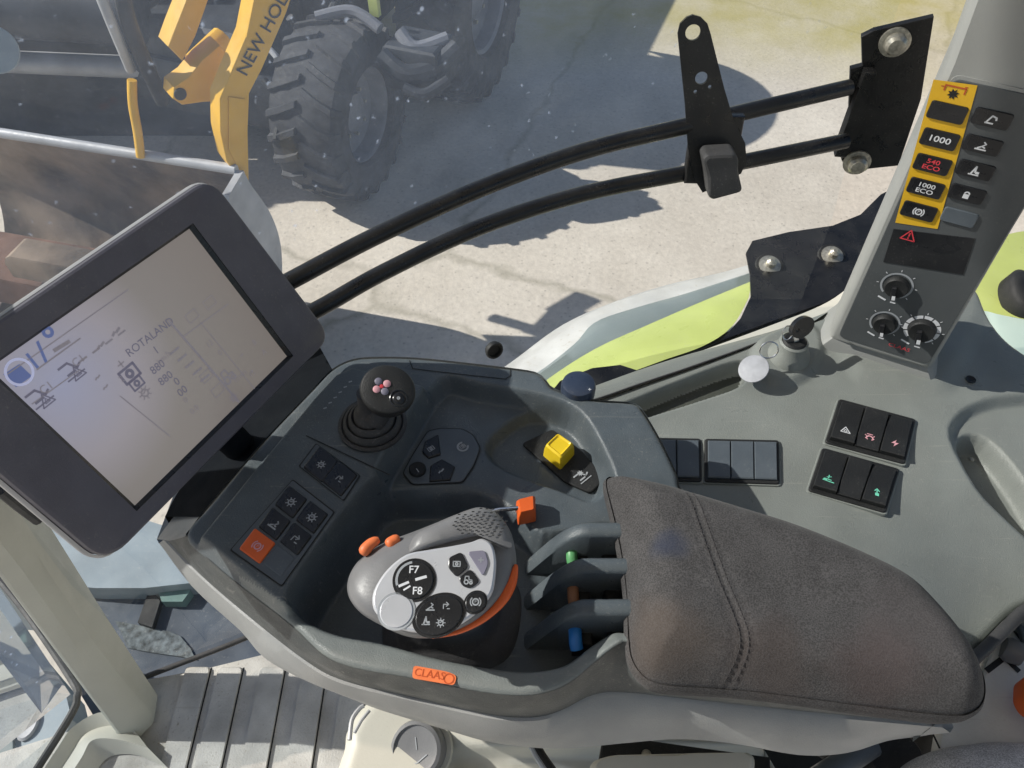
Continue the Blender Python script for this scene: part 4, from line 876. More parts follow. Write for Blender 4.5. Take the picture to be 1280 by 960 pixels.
# strap with clamp
cl = thing('clamp_bracket', 'black strap with two holes clamped onto the twin rails', 'bracket', PZ(890, 200, .72))
cpnt = PZ(890, 185, .735); fst = Fr(cpnt + V((0, -.014, 0)), V((1, -.05, 0)), V((0, .25, 1)))
ho = [fst.px(*p) for p in ((847, 42), (850, 29), (858, 21), (866, 18), (876, 21), (884, 29), (888, 42), (905, 110), (917, 150), (931, 178), (933, 200), (926, 216), (878, 240), (868, 224), (860, 188), (856, 130))]
circ = lambda x, y, r: [(fst.px(x, y)[0] + r * math.cos(a), fst.px(x, y)[1] + r * math.sin(a)) for a in [i * 2 * math.pi / 20 for i in range(20)]]
stp = MB(); stp.holed(fst, ho, [circ(866, 40, .0085), circ(876.5, 97, .0072), circ(869, 114, .0022), circ(887, 108, .0022)], .005, black_paint); stp.build('strap', cl, smooth=0, bevel=.0006)
ck = MB(); P = rpoly([fst.at(*p, .004) for p in ((873, 185), (878, 180), (912, 178), (917, 186), (916, 200), (922, 226), (886, 236), (880, 232), (877, 205))][::-1], .006, 4)
P = P if (P[1] - P[0]).cross(P[2] - P[1]).dot(fst.n) > 0 else P[::-1]; ck.slab(P, fst.n, .034, rubber, .005); ck.build('clamp_knob', cl, smooth=35)
cb = MB(); cb.box(fst.at(893, 190, -.012), (.06, .085, .02), black_paint, (fst.u, fst.v, fst.n), .003); cb.build('clamp_block', cl, smooth=30)

# curved dusty pane outside the rails
gpts = spline([V((-.85, .34, 0)), V((-.62, .455, 0)), V((-.42, .545, 0)), V((-.25, .655, 0)), V((-.05, .79, 0)), V((.12, .89, 0)), V((.3, .955, 0)), V((.5, 1.0, 0))], 8)
g_side = glass('dusty_glass', .095, specks=.42, lowz=(.60, .76, .15, .55))
win = thing('side_window', 'curved dusty side window pane behind the twin rails', 'window', (-.1, .76, .3))
wp = MB(); wp.loft([[V((p.x, p.y + (.04 if z > .5 else 0), z)) for p in gpts] for z in (.03, .3, .5, .7, .9, 1.1, 1.3, 1.6)], g_side, closed=False, capend=False); wp.build('pane', win, smooth=80)
# pale ground edge of the pane where it meets the rail, and dark bottom seal
bs = MB(); bs.tube([V((p.x, p.y - .003, .012)) for p in gpts[8:30]], .0045, rubber, 10); bs.build('seal', win)
gm = MB(); c = PZ(618, 438, .50); 
c = CAM + ray(618, 438) * .00118; nn = V((.45, -.85, .2)).normalized(); gm.lathe(c, nn, [(.0125, -.006), (.0142, .000), (.013, .003), (.0105, .0035), (.0088, -.002), (.004, -.003)], black_matt, 28); gm.build('grommet', win, smooth=40)['label'] = 'small round black grommet'

# ================================================================== FRONT PILLAR, FLOOR, LOWER GLASS
fpil = thing('front_pillar', 'cream slanted cab post standing on the floor at far left', 'pillar', PZ(165, 905, .0))
fb = MB()
def post(bl_, br_, z): a = PZ(*bl_, z); b2 = PZ(*br_, z); return a, b2
rows = []
for (lx, rx, mx, z) in (((150, 932), (197, 872), (194, 905), .005), ((143, 917), (196, 868), (190, 896), .03), ((75, 826), (132, 770), (120, 806), .22), ((0, 727), (51, 640), (44, 690), .44), ((-75, 630), (-25, 545), (-34, 596), .62), ((-330, 330), (-270, 240), (-280, 290), .98)):
    a = PZ(*lx, z); c = PZ(*rx, z); d = a.lerp(c, .5) + V((-.02, .03, 0)); e_ = c + V((-.02, .02, 0)); rows.append([a, PZ(lx[0] * .55 + mx[0] * .45 + 8, lx[1] * .55 + mx[1] * .45 + 2, z), PZ(*mx, z), c, e_, d + V((-.04, .05, 0))])
fb.loft(rows, cream_post, capend=True, capstart=True); fb.build('post', fpil, smooth=35, bevel=.008)
fsx = MB(); fsx.stroke(Fr(PZ(40, 708, .36), V((1, .55, .3)), V((-.3, .2, 1))), [(-.02, 0), (.02, .004)], .0015, black_matt, .012); 
st_ = MB(); st_.tube([PZ(0, 612, .66), PZ(24, 632, .62), PZ(48, 650, .59)], .006, rubber, 8); st_.build('seal', fpil)
fl = MB(); FP = L([(60, 1010), (78, 950), (120, 905), (182, 850), (250, 838), (332, 818), (430, 796), (900, 780), (900, 1010)], 0)
fl.slab(FP[::-1] if (FP[1] - FP[0]).cross(FP[2] - FP[1]).z < 0 else FP, Z, .001, floor_m); 
# far-off-frame floor continues under the seat
fl.slab([V((-.95, -.6, -.02)), V((.7, -.6, -.02)), V((.7, .5, -.02)), V((-.5, .45, -.02)), V((-.95, .30, -.02))], Z, .017, floor_m)
for xg in (232, 274, 329, 383, 436):
    a = PZ(xg, 902, .001); ytop_ = a.y + .085
    pts = [V((a.x - .0195, a.y - .3, .001)), V((a.x + .019, a.y - .3, .001)), V((a.x + .019, ytop_, .001)), V((a.x - .0195, ytop_, .001))]
    fl.slab(rpoly(pts, .006, 3), Z, .006, floor_m, .003)
    fl.slab([V((a.x + .0192, a.y - .3, .001)), V((a.x + .0212, a.y - .3, .001)), V((a.x + .0212, ytop_, .001)), V((a.x + .0192, ytop_, .001))], Z, .0006, black_matt)
flo = fl.build('cab_floor', None, smooth=40); structure(flo)
# moulded cream kerb at the foot of the post
kb = thing('floor_moulding', 'cream scuffed moulding around the foot of the cream post', 'moulding', PZ(100, 925, 0))
km = MB(); R0 = spline(L([(30, 1000), (72, 935), (92, 908), (128, 890), (160, 905)], .035), 6); R1 = spline(L([(60, 1010), (100, 950), (116, 925), (150, 925), (185, 935)], .03), 6); R2 = spline(L([(90, 1020), (120, 965), (140, 945), (175, 945), (215, 965)], .004), 6)
km.loft([[p - Z * .03 for p in R0], R0, [a.lerp(b2, .4) - Z * .012 for a, b2 in zip(R0, R1)], R1, R2], cream, closed=False, capend=False); km.build('moulding', kb, smooth=60)
fg = thing('front_window', 'lower corner of the front window pane left of the cream post', 'window', PZ(40, 860, 0))
gf = MB(); R = spline(L([(-60, 770), (20, 790), (66, 838), (88, 872), (70, 915), (30, 965)], .02), 6)
top_ = [p + V((-.10, .10, .5)) for p in R]
g_front = glass('front_glass', .10, specks=.3)
gq = [PZ(-140, 640, .35), PZ(0, 735, .35), PZ(88, 868, .02), PZ(84, 890, .02), PZ(40, 960, .02), PZ(-140, 1050, .02)]
gf.add(gq, [[0, 1, 2, 3, 4, 5]], g_front); gf.build('pane', fg, smooth=0)
sg = MB(); sg.tube(spline(L([(-30, 690), (30, 762), (90, 850), (96, 872), (88, 895), (42, 968), (10, 1020)], .03), 6), .006, rubber, 8); sg.build('seal', fg)

# ================================================================== SEAT BASE AND SEAT
sb = thing('seat_pedestal', 'cream seat base with a grey round knob under the armrest', 'seat base', PZ(560, 950, .2))
ZS = .38
sbo = xy(resample(spline(L([(428, 930), (434, 905), (450, 880), (480, 860), (560, 850), (640, 860), (700, 880), (760, 900), (840, 905), (960, 930), (960, 1100), (430, 1100)], ZS), 4, True), 200, True))
s1 = plan([(545, 915), (570, 925), (600, 938), (640, 950), (700, 955), (720, 975), (600, 990), (550, 960)], ZS, 3)
def zsb(X, Y, d): return ZS - .015 * sm((sdf(s1, X, Y) + .006) / .012) - .02 * sm((PZ(0, 936, ZS).y - Y + .006) / .012) * (X > -9) * sm((X - PZ(545, 940, ZS).x) / .02)
sm_ = MB(); field(sm_, sbo, zsb, .0025, cream, edge=.02); w0 = [V((x, y, ZS - .019)) for x, y in sbo]; sm_.loft([[p - Z * .35 for p in w0], w0], cream, capend=False); sm_.build('shell', sb, smooth=70)
kn = MB(); c = PZ(519, 937, ZS + .006); nk = V((-.25, -.35, 1)).normalized(); kn.lathe(c - nk * .02, nk, [(.030, 0), (.030, .014), (.0285, .019), (.025, .021), (.0235, .018), (.02, .0175)], lever_grey, 36); fk = Fr(c, V((1, 0, .25)), V((0, 1, .35))); kn.stroke(fk, [(-.012, -.01), (0, -.014), (.012, -.006)], .0012, grey_ink, -.0015); kn.stroke(fk, [(0, .012), (.001, 0)], .001, grey_ink, -.0015)
kn.lathe(c - nk * .022, nk, [(.036, 0), (.035, .004), (.031, .005)], cream, 36); kn.build('knob', sb, smooth=40)
pc = MB(); pc.tube(spline(L([(437, 925), (440, 900), (449, 886), (455, 882)], .50), 5), .0022, steel_pale, 8); pc.tube(L([(443, 916), (452, 900), (462, 888)], .49), .0018, steel_pale, 8); pc.build('latch_wire', sb)
cbm = MB(); cbm.tube(spline(L([(668, 932), (676, 946), (690, 966)], .47), 5), .006, black_matt, 12)
cbm.tube(spline(L([(664, 932), (671, 946), (684, 966)], .473), 5), .003, grey_ink, 8); cbm.build('cable', sb)
mf = thing('seat_mechanism', 'black steel seat suspension frame below the armrest', 'seat mechanism', PZ(950, 950, .3))
fm_ = MB(); zz = .44
P = L([(748, 950), (752, 928), (790, 926), (860, 936), (960, 950), (960, 985), (760, 985)], zz); fm_.slab(P[::-1] if (P[1] - P[0]).cross(P[2] - P[1]).z < 0 else P, Z, .01, black_matt, .002)
c = PZ(808, 943, zz + .012); fm_.lathe(c, Z, [(.005, 0), (.004, .003), (.001, .004)], bolt_metal, 14)
fm_.tube(L([(1000, 990), (1060, 950), (1090, 930)], .46), .012, panel_plastic, 12); fm_.tube(L([(1030, 925), (1055, 950), (1040, 990)], .43), .018, black_matt, 12)
fm_.tube(L([(1090, 980), (1150, 935), (1190, 915)], .40), .02, rubber, 14); fm_.lathe(PZ(1118, 948, .45), Z, [(.03, -.1), (.03, 0), (.026, .006)], black_matt, 24)
for x, y in ((1020, 935), (1078, 931)): fm_.box(PZ(x, y, .45), (.008, .012, .01), cream, ch=.002)
P = L([(930, 920), (1210, 880), (1240, 1000), (900, 1000)], .25); fm_.slab(P[::-1] if (P[1] - P[0]).cross(P[2] - P[1]).z < 0 else P, Z, .01, black_matt); fm_.build('frame', mf, smooth=35)
wl = MB(); P = L([(735, 958), (760, 950), (860, 947), (940, 947), (936, 1000), (735, 1000)], .47); wl.slab(rpoly(P[::-1] if (P[1] - P[0]).cross(P[2] - P[1]).z < 0 else P, .01), Z, .02, cream, .006); wl.build('cover', mf, smooth=40)
dsn = thing('driver_seat', 'pale grey cloth seat cushion corner at the bottom right edge', 'seat', PZ(1250, 1000, .4))
dm = MB(); do = xy(resample(spline(L([(1120, 990), (1140, 950), (1175, 928), (1225, 917), (1290, 915), (1400, 930), (1420, 1100), (1130, 1100)], .50), 5, True), 160, True))
field(dm, do, lambda X, Y, d: .46 + .05 * np.sqrt(np.clip(1 - np.clip(1 - d / .06, 0, 1) ** 2, 0, 1)), .004, seat_cloth); dm.build('cushion', dsn, smooth=180)
sx = thing('lever_housing', 'grey white plastic housing with a roller and an orange handle at right edge', 'lever housing', PZ(1240, 860, .4))
xm = MB(); zx = .44; P = L([(1160, 960), (1170, 900), (1215, 860), (1232, 805), (1262, 780), (1340, 740), (1400, 900), (1350, 1000)], zx); xm.slab(rpoly(P[::-1] if (P[1] - P[0]).cross(P[2] - P[1]).z < 0 else P, .015), Z, .02, grey_white, .004)
fx = hfr(1230, 850, zx + .02, 20, 0); xm.stroke(fx, [fx.px(1234, 838), fx.px(1255, 822), fx.px(1272, 838)], .006, black_matt, .0006); xm.stroke(fx, [fx.px(1166, 918), fx.px(1174, 935)], .002, black_matt, .0006); xm.stroke(fx, [fx.px(1265, 786), fx.px(1276, 800), fx.px(1292, 806)], .003, black_matt, .0006); xm.build('housing', sx, smooth=35)
P = L([(1268, 778), (1300, 765), (1310, 805), (1278, 812)], zx + .03); rr = MB(); rr.slab(rpoly(P[::-1] if (P[1] - P[0]).cross(P[2] - P[1]).z < 0 else P, .01), Z, .006, panel_plastic, .002); rr.build('cover', sx, smooth=35)
ro_ = MB(); ro_.tube([PZ(1254, 809, zx + .028), PZ(1260, 812, zx + .028), PZ(1276, 818, zx + .028)], [.011, .0135, .0125], lever_grey, 20); ro_.build('roller', sx, smooth=50)
oh = MB(); P = L([(1267, 855), (1282, 848), (1310, 855), (1310, 905), (1276, 896), (1266, 880)], zx + .04); oh.slab(rpoly(P[::-1] if (P[1] - P[0]).cross(P[2] - P[1]).z < 0 else P, .006), Z, .03, orange, .006); oh.build('handle', sx, smooth=35)['label'] = 'orange handle'

# unseen cab roof, added to cut sky light and bounce some back down
rfm = MB(); rfm.box((0, -.15, 1.92), (2.0, 2.1, .1), roof_m, ch=.03); rfo = rfm.build('cab_roof', None); structure(rfo)

# ================================================================== OUTSIDE
GZ = -1.5
gm_ = bpy.data.materials.new('yard_concrete'); gm_.use_nodes = True; nt = gm_.node_tree; N = nt.nodes; K = nt.links; b = N['Principled BSDF']
geo = N.new('ShaderNodeNewGeometry')
n1 = N.new('ShaderNodeTexNoise'); n1.inputs['Scale'].default_value = 1.1; n1.inputs['Detail'].default_value = 10; n1.inputs['Roughness'].default_value = .65
n2 = N.new('ShaderNodeTexNoise'); n2.inputs['Scale'].default_value = 45; n2.inputs['Detail'].default_value = 6
n3 = N.new('ShaderNodeTexNoise'); n3.inputs['Scale'].default_value = .55; n3.inputs['Detail'].default_value = 4
wv = N.new('ShaderNodeTexVoronoi'); wv.feature = 'DISTANCE_TO_EDGE'; wv.inputs['Scale'].default_value = .33
dst = N.new('ShaderNodeVectorMath'); dst.operation = 'MULTIPLY_ADD'; dst.inputs[1].default_value = (.25, .25, .25)
for n in (n1, n2, n3): K.new(geo.outputs['Position'], n.inputs['Vector'])
nd = N.new('ShaderNodeTexNoise'); nd.inputs['Scale'].default_value = 3; nd.inputs['Detail'].default_value = 8; K.new(geo.outputs['Position'], nd.inputs['Vector'])
K.new(nd.outputs['Color'], dst.inputs[0]); K.new(geo.outputs['Position'], dst.inputs[2]); K.new(dst.outputs[0], wv.inputs['Vector'])
n5 = N.new('ShaderNodeTexVoronoi'); n5.inputs['Scale'].default_value = 26; K.new(geo.outputs['Position'], n5.inputs['Vector'])
c1 = N.new('ShaderNodeValToRGB'); e = c1.color_ramp.elements; e[0].position = .3; e[0].color = (.55, .49, .41, 1); e[1].position = .7; e[1].color = (.74, .675, .58, 1); K.new(n1.outputs[0], c1.inputs[0])
mr = N.new('ShaderNodeMapRange'); mr.inputs[1].default_value = .3; mr.inputs[2].default_value = .7; mr.inputs[3].default_value = .9; mr.inputs[4].default_value = 1.07; K.new(n2.outputs[0], mr.inputs[0])
vs_ = N.new('ShaderNodeVectorMath'); vs_.operation = 'SCALE'; K.new(c1.outputs[0], vs_.inputs[0]); pb = N.new('ShaderNodeMapRange'); pb.inputs[1].default_value = .05; pb.inputs[2].default_value = .22; pb.inputs[3].default_value = .72; pb.inputs[4].default_value = 1; K.new(n5.outputs['Distance'], pb.inputs[0])
pm_ = N.new('ShaderNodeMath'); pm_.operation = 'MULTIPLY'; K.new(pb.outputs[0], pm_.inputs[0]); K.new(mr.outputs[0], pm_.inputs[1]); K.new(pm_.outputs[0], vs_.inputs['Scale'])
mm = N.new('ShaderNodeMapRange'); mm.inputs[1].default_value = .0; mm.inputs[2].default_value = .010; mm.inputs[3].default_value = .75; mm.inputs[4].default_value = 0; K.new(wv.outputs['Distance'], mm.inputs[0])
mg = N.new('ShaderNodeMath'); mg.operation = 'MULTIPLY'; K.new(mm.outputs[0], mg.inputs[0]); K.new(nd.outputs[0], mg.inputs[1])
mx = N.new('ShaderNodeMix'); mx.data_type = 'RGBA'; K.new(mg.outputs[0], mx.inputs[0]); K.new(vs_.outputs[0], mx.inputs[6]); mx.inputs[7].default_value = (.16, .15, .09, 1)
# straw and moss far off
spx = N.new('ShaderNodeSeparateXYZ'); K.new(geo.outputs['Position'], spx.inputs[0])
ya = N.new('ShaderNodeMath'); ya.operation = 'MULTIPLY_ADD'; K.new(n3.outputs[0], ya.inputs[0]); ya.inputs[1].default_value = 1.6; K.new(spx.outputs['Y'], ya.inputs[2])
yb = N.new('ShaderNodeMapRange'); yb.inputs[1].default_value = 5.7; yb.inputs[2].default_value = 6.7; yb.inputs[3].default_value = 0; yb.inputs[4].default_value = 1.3; K.new(ya.outputs[0], yb.inputs[0])
yc = N.new('ShaderNodeMath'); yc.operation = 'MULTIPLY'; K.new(yb.outputs[0], yc.inputs[0]); K.new(nd.outputs[0], yc.inputs[1])
m2 = N.new('ShaderNodeMix'); m2.data_type = 'RGBA'; K.new(yc.outputs[0], m2.inputs[0]); K.new(mx.outputs[2], m2.inputs[6]); m2.inputs[7].default_value = (.42, .36, .10, 1)
K.new(m2.outputs[2], b.inputs['Base Color']); b.inputs['Roughness'].default_value = .85
bp = N.new('ShaderNodeBump'); bp.inputs['Strength'].default_value = .25; bp.inputs['Distance'].default_value = .01; K.new(n2.outputs[0], bp.inputs['Height']); K.new(bp.outputs[0], b.inputs['Normal'])
gr = MB(); gr.add([V((-80, -80, GZ)), V((80, -80, GZ)), V((80, 80, GZ)), V((-80, 80, GZ))], [[0, 1, 2, 3]], gm_); structure(gr.build('ground', None, smooth=0))

# rear mudguard seen through the window
mgd = thing('mudguard', 'lime green rear mudguard with white rim and black bolted bracket', 'mudguard', PZ(900, 420, .1))
def lift_strip(A_, B_, za, zb, m_, drop=None, n=40):
    k = MB(); a = resample(spline([PZ(x, y, za) for x, y in A_], 6), n); c = resample(spline([PZ(x, y, zb) for x, y in B_], 6), n)
    mid_ = [p.lerp(q, .5) + Z * .012 for p, q in zip(a, c)]
    rows = [a, mid_, c]
    if drop: rows = [[p + V((0, .01, -drop)) for p in a]] + rows
    k.loft(rows, m_, closed=False, capend=False); return k
edgeA = [(560, 500), (600, 478), (640, 452), (700, 408), (760, 380), (830, 357), (900, 341), (945, 328)]
edgeB = [(590, 510), (640, 484), (680, 460), (720, 428), (745, 402), (800, 383), (860, 366), (940, 340)]
edgeC = [(600, 520), (660, 492), (690, 470), (725, 447), (760, 428), (810, 406), (870, 380), (938, 352)]
edgeD = [(640, 530), (690, 492), (740, 480), (775, 470), (830, 450), (880, 432), (915, 408), (936, 372)]
lift_strip(edgeA, edgeB, .17, .22, mud_white, .12).build('rim', mgd, smooth=60)
lift_strip(edgeB, edgeC, .22, .235, mud_grey).build('grey_band', mgd, smooth=60)
lift_strip(edgeC, edgeD, .235, .26, lime).build('panel', mgd, smooth=60)
ga = MB(); P = [PZ(x, y, .265) for x, y in ((937, 345), (932, 318), (940, 303), (985, 292), (1040, 284), (1075, 270), (1100, 245), (1130, 230), (1140, 330), (1080, 352), (1030, 380), (960, 405), (900, 428), (840, 452), (770, 478), (700, 500), (650, 540), (700, 478), (740, 462), (775, 458), (800, 466), (850, 450), (900, 428), (925, 400), (938, 372))]
ga.slab(P[::-1] if (P[1] - P[0]).cross(P[2] - P[1]).z < 0 else P, Z, .004, black_paint); gao = ga.build('bracket', mgd, smooth=0)
dkm = MB(); P = [PZ(x, y, .20) for x, y in ((640, 530), (700, 462), (760, 430), (900, 420), (1000, 380), (1140, 330), (1140, 420), (900, 520))]; dkm.slab(P[::-1] if (P[1] - P[0]).cross(P[2] - P[1]).z < 0 else P, Z, .004, black_matt); dkm.build('inner_liner', mgd, smooth=0)
for x, y in ((962, 332), (1040, 320)):
    bo_ = MB(); c = PZ(x, y, .27); bo_.lathe(c, V((0, -.3, 1)), [(.022, 0), (.021, .003), (.014, .004), (.010, .006), (.0095, .016), (.004, .02)], bolt_metal, 20); bo_.lathe(c - Z * .002, V((0, -.3, 1)), [(.028, 0), (.026, .004)], black_matt, 24); bo_.build('bolt', gao, smooth=35)
sl_ = MB(); A1 = [(870, 441), (960, 408), (1030, 380), (1068, 352), (1090, 322), (1105, 285)]; B1 = [(870, 470), (965, 440), (1040, 415), (1085, 395), (1110, 350), (1130, 300)]
a = resample(spline([PZ(x, y, .32) for x, y in A1], 5), 30); c = resample(spline([PZ(x, y, .36) for x, y in B1], 5), 30); sl_.loft([a, c], cream, closed=False, capend=False); sl_.build('lower_flange', mgd, smooth=60)
mg2 = MB(); a = [PZ(x, y, .27) for x, y in ((1205, 392), (1216, 355), (1228, 318), (1250, 296), (1300, 288), (1360, 300))]; c = [PZ(x, y, .27) for x, y in ((1212, 396), (1235, 405), (1255, 425), (1280, 445), (1320, 470), (1360, 490))]
a = resample(spline(a, 5), 30); c = resample(spline(c, 5), 30); mg2.loft([a, [p.lerp(q, .72) + Z * .01 for p, q in zip(a, c)]], lime, closed=False, capend=False); mg2.loft([[p.lerp(q, .722) + Z * .0102 for p, q in zip(a, c)], c], mud_aqua, closed=False, capend=False); mg2.build('rear_panel', mgd, smooth=60)
lk = MB(); lk.lathe(PZ(1277, 368, .30), V((.1, -.3, 1)), [(.03, -.02), (.03, .012), (.024, .02), (.01, .022)], black_matt, 30, squash=1.5); lk.build('stop_buffer', mgd, smooth=50)
mir = thing('handle_grip', 'black rounded handle outside at right edge behind the keypad', 'handle', PYp(1275, 215, .85)); mk = MB(); mk.tube([PYp(1270, 232, .85), PYp(1272, 215, .85), PYp(1290, 200, .85)], [.012, .016, .014], black_matt, 16); mk.build('grip', mir, smooth=60)

# step and tank below the window
tk = thing('fuel_tank', 'pale blue grey tank and step platform below the side window', 'tank', (-.9, .9, -.7))
t1 = MB(); zt = -.45; P = L([(-80, 560), (60, 590), (150, 640), (240, 668), (330, 690), (320, 720), (180, 735), (120, 735), (60, 730), (-80, 720)], zt); t1.slab(P[::-1] if (P[1] - P[0]).cross(P[2] - P[1]).z < 0 else P, -Z, .3, tank_m); t1.build('step_plate', tk, smooth=0)
t2 = MB(); P = L([(60, 700), (140, 730), (190, 732), (330, 708), (430, 760), (430, 900), (120, 900), (60, 800)], zt - .06); t2.slab(P[::-1] if (P[1] - P[0]).cross(P[2] - P[1]).z < 0 else P, -Z, .3, tank_dark); t2.build('tank_body', tk, smooth=0)
t3 = MB(); P = L([(192, 722), (212, 716), (238, 738), (228, 752), (202, 752)], zt - .03); t3.slab(P[::-1] if (P[1] - P[0]).cross(P[2] - P[1]).z < 0 else P, -Z, .05, teal, 0); P = L([(188, 732), (200, 752), (190, 784), (172, 778)], zt - .04); t3.slab(P[::-1] if (P[1] - P[0]).cross(P[2] - P[1]).z < 0 else P, -Z, .03, black_matt); t3.build('filler_box', tk, smooth=0)
t4 = MB()
P = [PZ(x + random.uniform(-2, 2), y + random.uniform(-2, 2), zt - .058) for x, y in ((145, 778), (165, 782), (190, 786), (215, 790), (228, 796), (240, 812), (246, 824), (225, 822), (200, 816), (175, 814), (158, 812), (152, 795))]
t4.slab(P[::-1] if (P[1] - P[0]).cross(P[2] - P[1]).z < 0 else P, Z, .003, gravel_m, .001); t4.build('mud_patch', tk, smooth=0)
ft = thing('front_step', 'pale scratched metal panel seen through the front window corner', 'panel', (-1.2, .6, -.5))
f1 = MB(); P = L([(-200, 730), (-10, 770), (30, 800), (80, 860), (90, 900), (40, 1000), (-200, 1000)], -.3); f1.slab(P[::-1] if (P[1] - P[0]).cross(P[2] - P[1]).z < 0 else P, -Z, .1, tank_m); f1.build('plate', ft, smooth=0)
f2 = MB(); c = PZ(35, 905, -.296); f2.lathe(c, Z, [(.02, 0), (.017, .004), (.006, .003)], steel_pale, 16, squash=1.6); f2.build('plug', ft)
f3 = MB(); P = L([(-40, 800), (12, 826), (16, 940), (-40, 960)], -.29); f3.slab(P[::-1] if (P[1] - P[0]).cross(P[2] - P[1]).z < 0 else P, -Z, .02, mud_grey); f3.build('plate_edge', ft, smooth=0)

# ------------------------------------------------------------------ yellow loader
ldr = thing('wheel_loader', 'dark tyred loader with yellow boom arms and a worn steel bucket outside', 'loader', (-1.2, 4.2, GZ))
def wheel(parent, c, axis, R, w, rimR, lugs=22):
    ax = V(axis).normalized(); t = MB(); h = w / 2
    t.lathe(c, ax, [(rimR * .96, -h * .7), (rimR * 1.05, -h * .95), (R * .82, -h), (R * .93, -h * .9), (R * .965, -h * .55), (R * .97, 0), (R * .965, h * .55), (R * .93, h * .9), (R * .82, h), (rimR * 1.05, h * .95), (rimR * .96, h * .7)], tyre_m, 56)
    t.f.pop(); t.mi.pop()
    up = Z; a = ax.cross(up).normalized(); b2 = ax.cross(a)
    for i in range(lugs):
        for sgn in (-1, 1):
            th = 2 * math.pi * (i + (.5 if sgn > 0 else 0)) / lugs
            P0 = []
            for (s_, dt) in ((.06, 0), (.5, .09), (.96, .16)):
                an = th + dt; rad = a * math.cos(an) + b2 * math.sin(an); P0.append((c + ax * (sgn * s_ * h), rad, an))
            vs = []; 
            for (cc, rad, an) in P0:
                tg_ = (b2 * math.cos(an) - a * math.sin(an)); wd = R * .042
                vs.append([cc + rad * R * .95 - tg_ * wd * 1.2, cc + rad * R * 1.01 - tg_ * wd * .8, cc + rad * R * 1.01 + tg_ * wd * .8, cc + rad * R * .95 + tg_ * wd * 1.2])
            vs[-1] = [p - (p - c).normalized() * R * .035 for p in vs[-1]]
            cc, rad, an = P0[-1]; tg_ = (b2 * math.cos(an) - a * math.sin(an)); vs.append([c + ax * (sgn * h * 1.03) + rad * R * .80 - tg_ * R * .03, c + ax * (sgn * h * 1.04) + rad * R * .82 - tg_ * R * .025, c + ax * (sgn * h * 1.04) + rad * R * .82 + tg_ * R * .025, c + ax * (sgn * h * 1.03) + rad * R * .80 + tg_ * R * .03])
            t.loft(vs, tyre_m, closed=True, capend=True, capstart=True)
    hub = MB(); hub.lathe(c, ax, [(rimR, -h * .72), (rimR * 1.03, h * .74), (rimR * .98, h * .78), (rimR * .92, h * .7), (rimR * .88, h * .3), (rimR * .6, h * .22), (rimR * .45, h * .25), (rimR * .4, h * .42), (rimR * .22, h * .5), (rimR * .1, h * .52)], rim_m, 40)
    for i in range(8):
        an = i * math.pi / 4; p = c + ax * h * .3 + (a * math.cos(an) + b2 * math.sin(an)) * rimR * .5; hub.lathe(p, ax, [(rimR * .045, 0), (rimR * .04, h * .12), (rimR * .01, h * .13)], bolt_metal, 8)
    hub.lathe(c, -ax, [(rimR, h * .7), (rimR * .5, h * .6), (rimR * .1, h * .6)], rim_m, 30)
    w_ = thing_part('wheel', parent, t, hub); return w_
def thing_part(name, parent, t, hub):
    o = t.build(name, parent, smooth=45); hub.build('rim', o, smooth=40); return o
AX = V((.94, -.34, 0)).normalized(); DD = V((-.34, -.94, 0))        # axle to its left side; forward
wheel(ldr, PZ(450, 236, GZ) + V((-.04, .08, .45)), AX, .46, .38, .25)
wheel(ldr, PZ(588, 118, GZ) + V((-.02, .12, .60)), AX, .62, .40, .33)
C0 = PZ(430, 238, GZ) + V((-.08, .1, .53))
ch = MB(); axs = (AX, -DD, Z)
ch.box(C0 - AX * .75 - DD * 1.5 + Z * .45, (.95, 2.4, .6), loader_dark, axs, .06)
ch.box(C0 - AX * .55 - DD * .0 + Z * .0, (1.0, .3, .25), loader_dark, axs, .05)
ch.box(C0 - AX * .6 - DD * 1.3 + Z * .05, (.7, 2.8, .5), loader_dark, axs, .05)
ch.box(C0 - AX * .9 - DD * 1.0 + Z * .95, (1.0, 1.3, .6), loader_dark, axs, .08)
ch.box(C0 - AX * .2 - DD * .75 + Z * .65, (.5, .5, .08), loader_dark, axs, .03)
ch.box(C0 - AX * .15 - DD * .55 + Z * .35, (.35, .3, .4), loader_dark, axs, .04)
for i in range(7):
    p = C0 - AX * (.2 + .1 * (i % 3)) - DD * (.2 + i * .18) + Z * (.3 + .12 * (i % 2)); ch.tube(spline([p, p + V((.1, .05, -.15)), p + V((.25, .1, .05)), p + V((.3, .3, -.1))], 5), .022, black_matt if i % 2 else loader_dark, 8)
def lpt(px, py, d=.0040): return CAM + ray(px, py) * d
for pts, r, m_ in (([(478, 70), (505, 92), (540, 86), (572, 60)], .05, loader_dark), ([(500, 40), (520, 60), (560, 48)], .035, rim_m), ([(505, 110), (530, 118), (560, 100)], .03, loader_dark), ([(330, 100), (350, 130), (345, 175)], .018, black_matt), ([(300, 40), (345, 70), (352, 120)], .016, steel_pale), ([(395, 22), (440, 14), (475, 36)], .03, rim_m)):
    ch.tube(spline([lpt(*p) for p in pts], 6), r, m_, 10)
ch.box(lpt(525, 75, .0041), (.3, .25, .22), loader_dark, axs, .03); 
ch.box(lpt(468, 8, .0040), (.05, .03, .09), lime, axs, .01)
ch.build('chassis', ldr, smooth=35)
fen = MB(); 
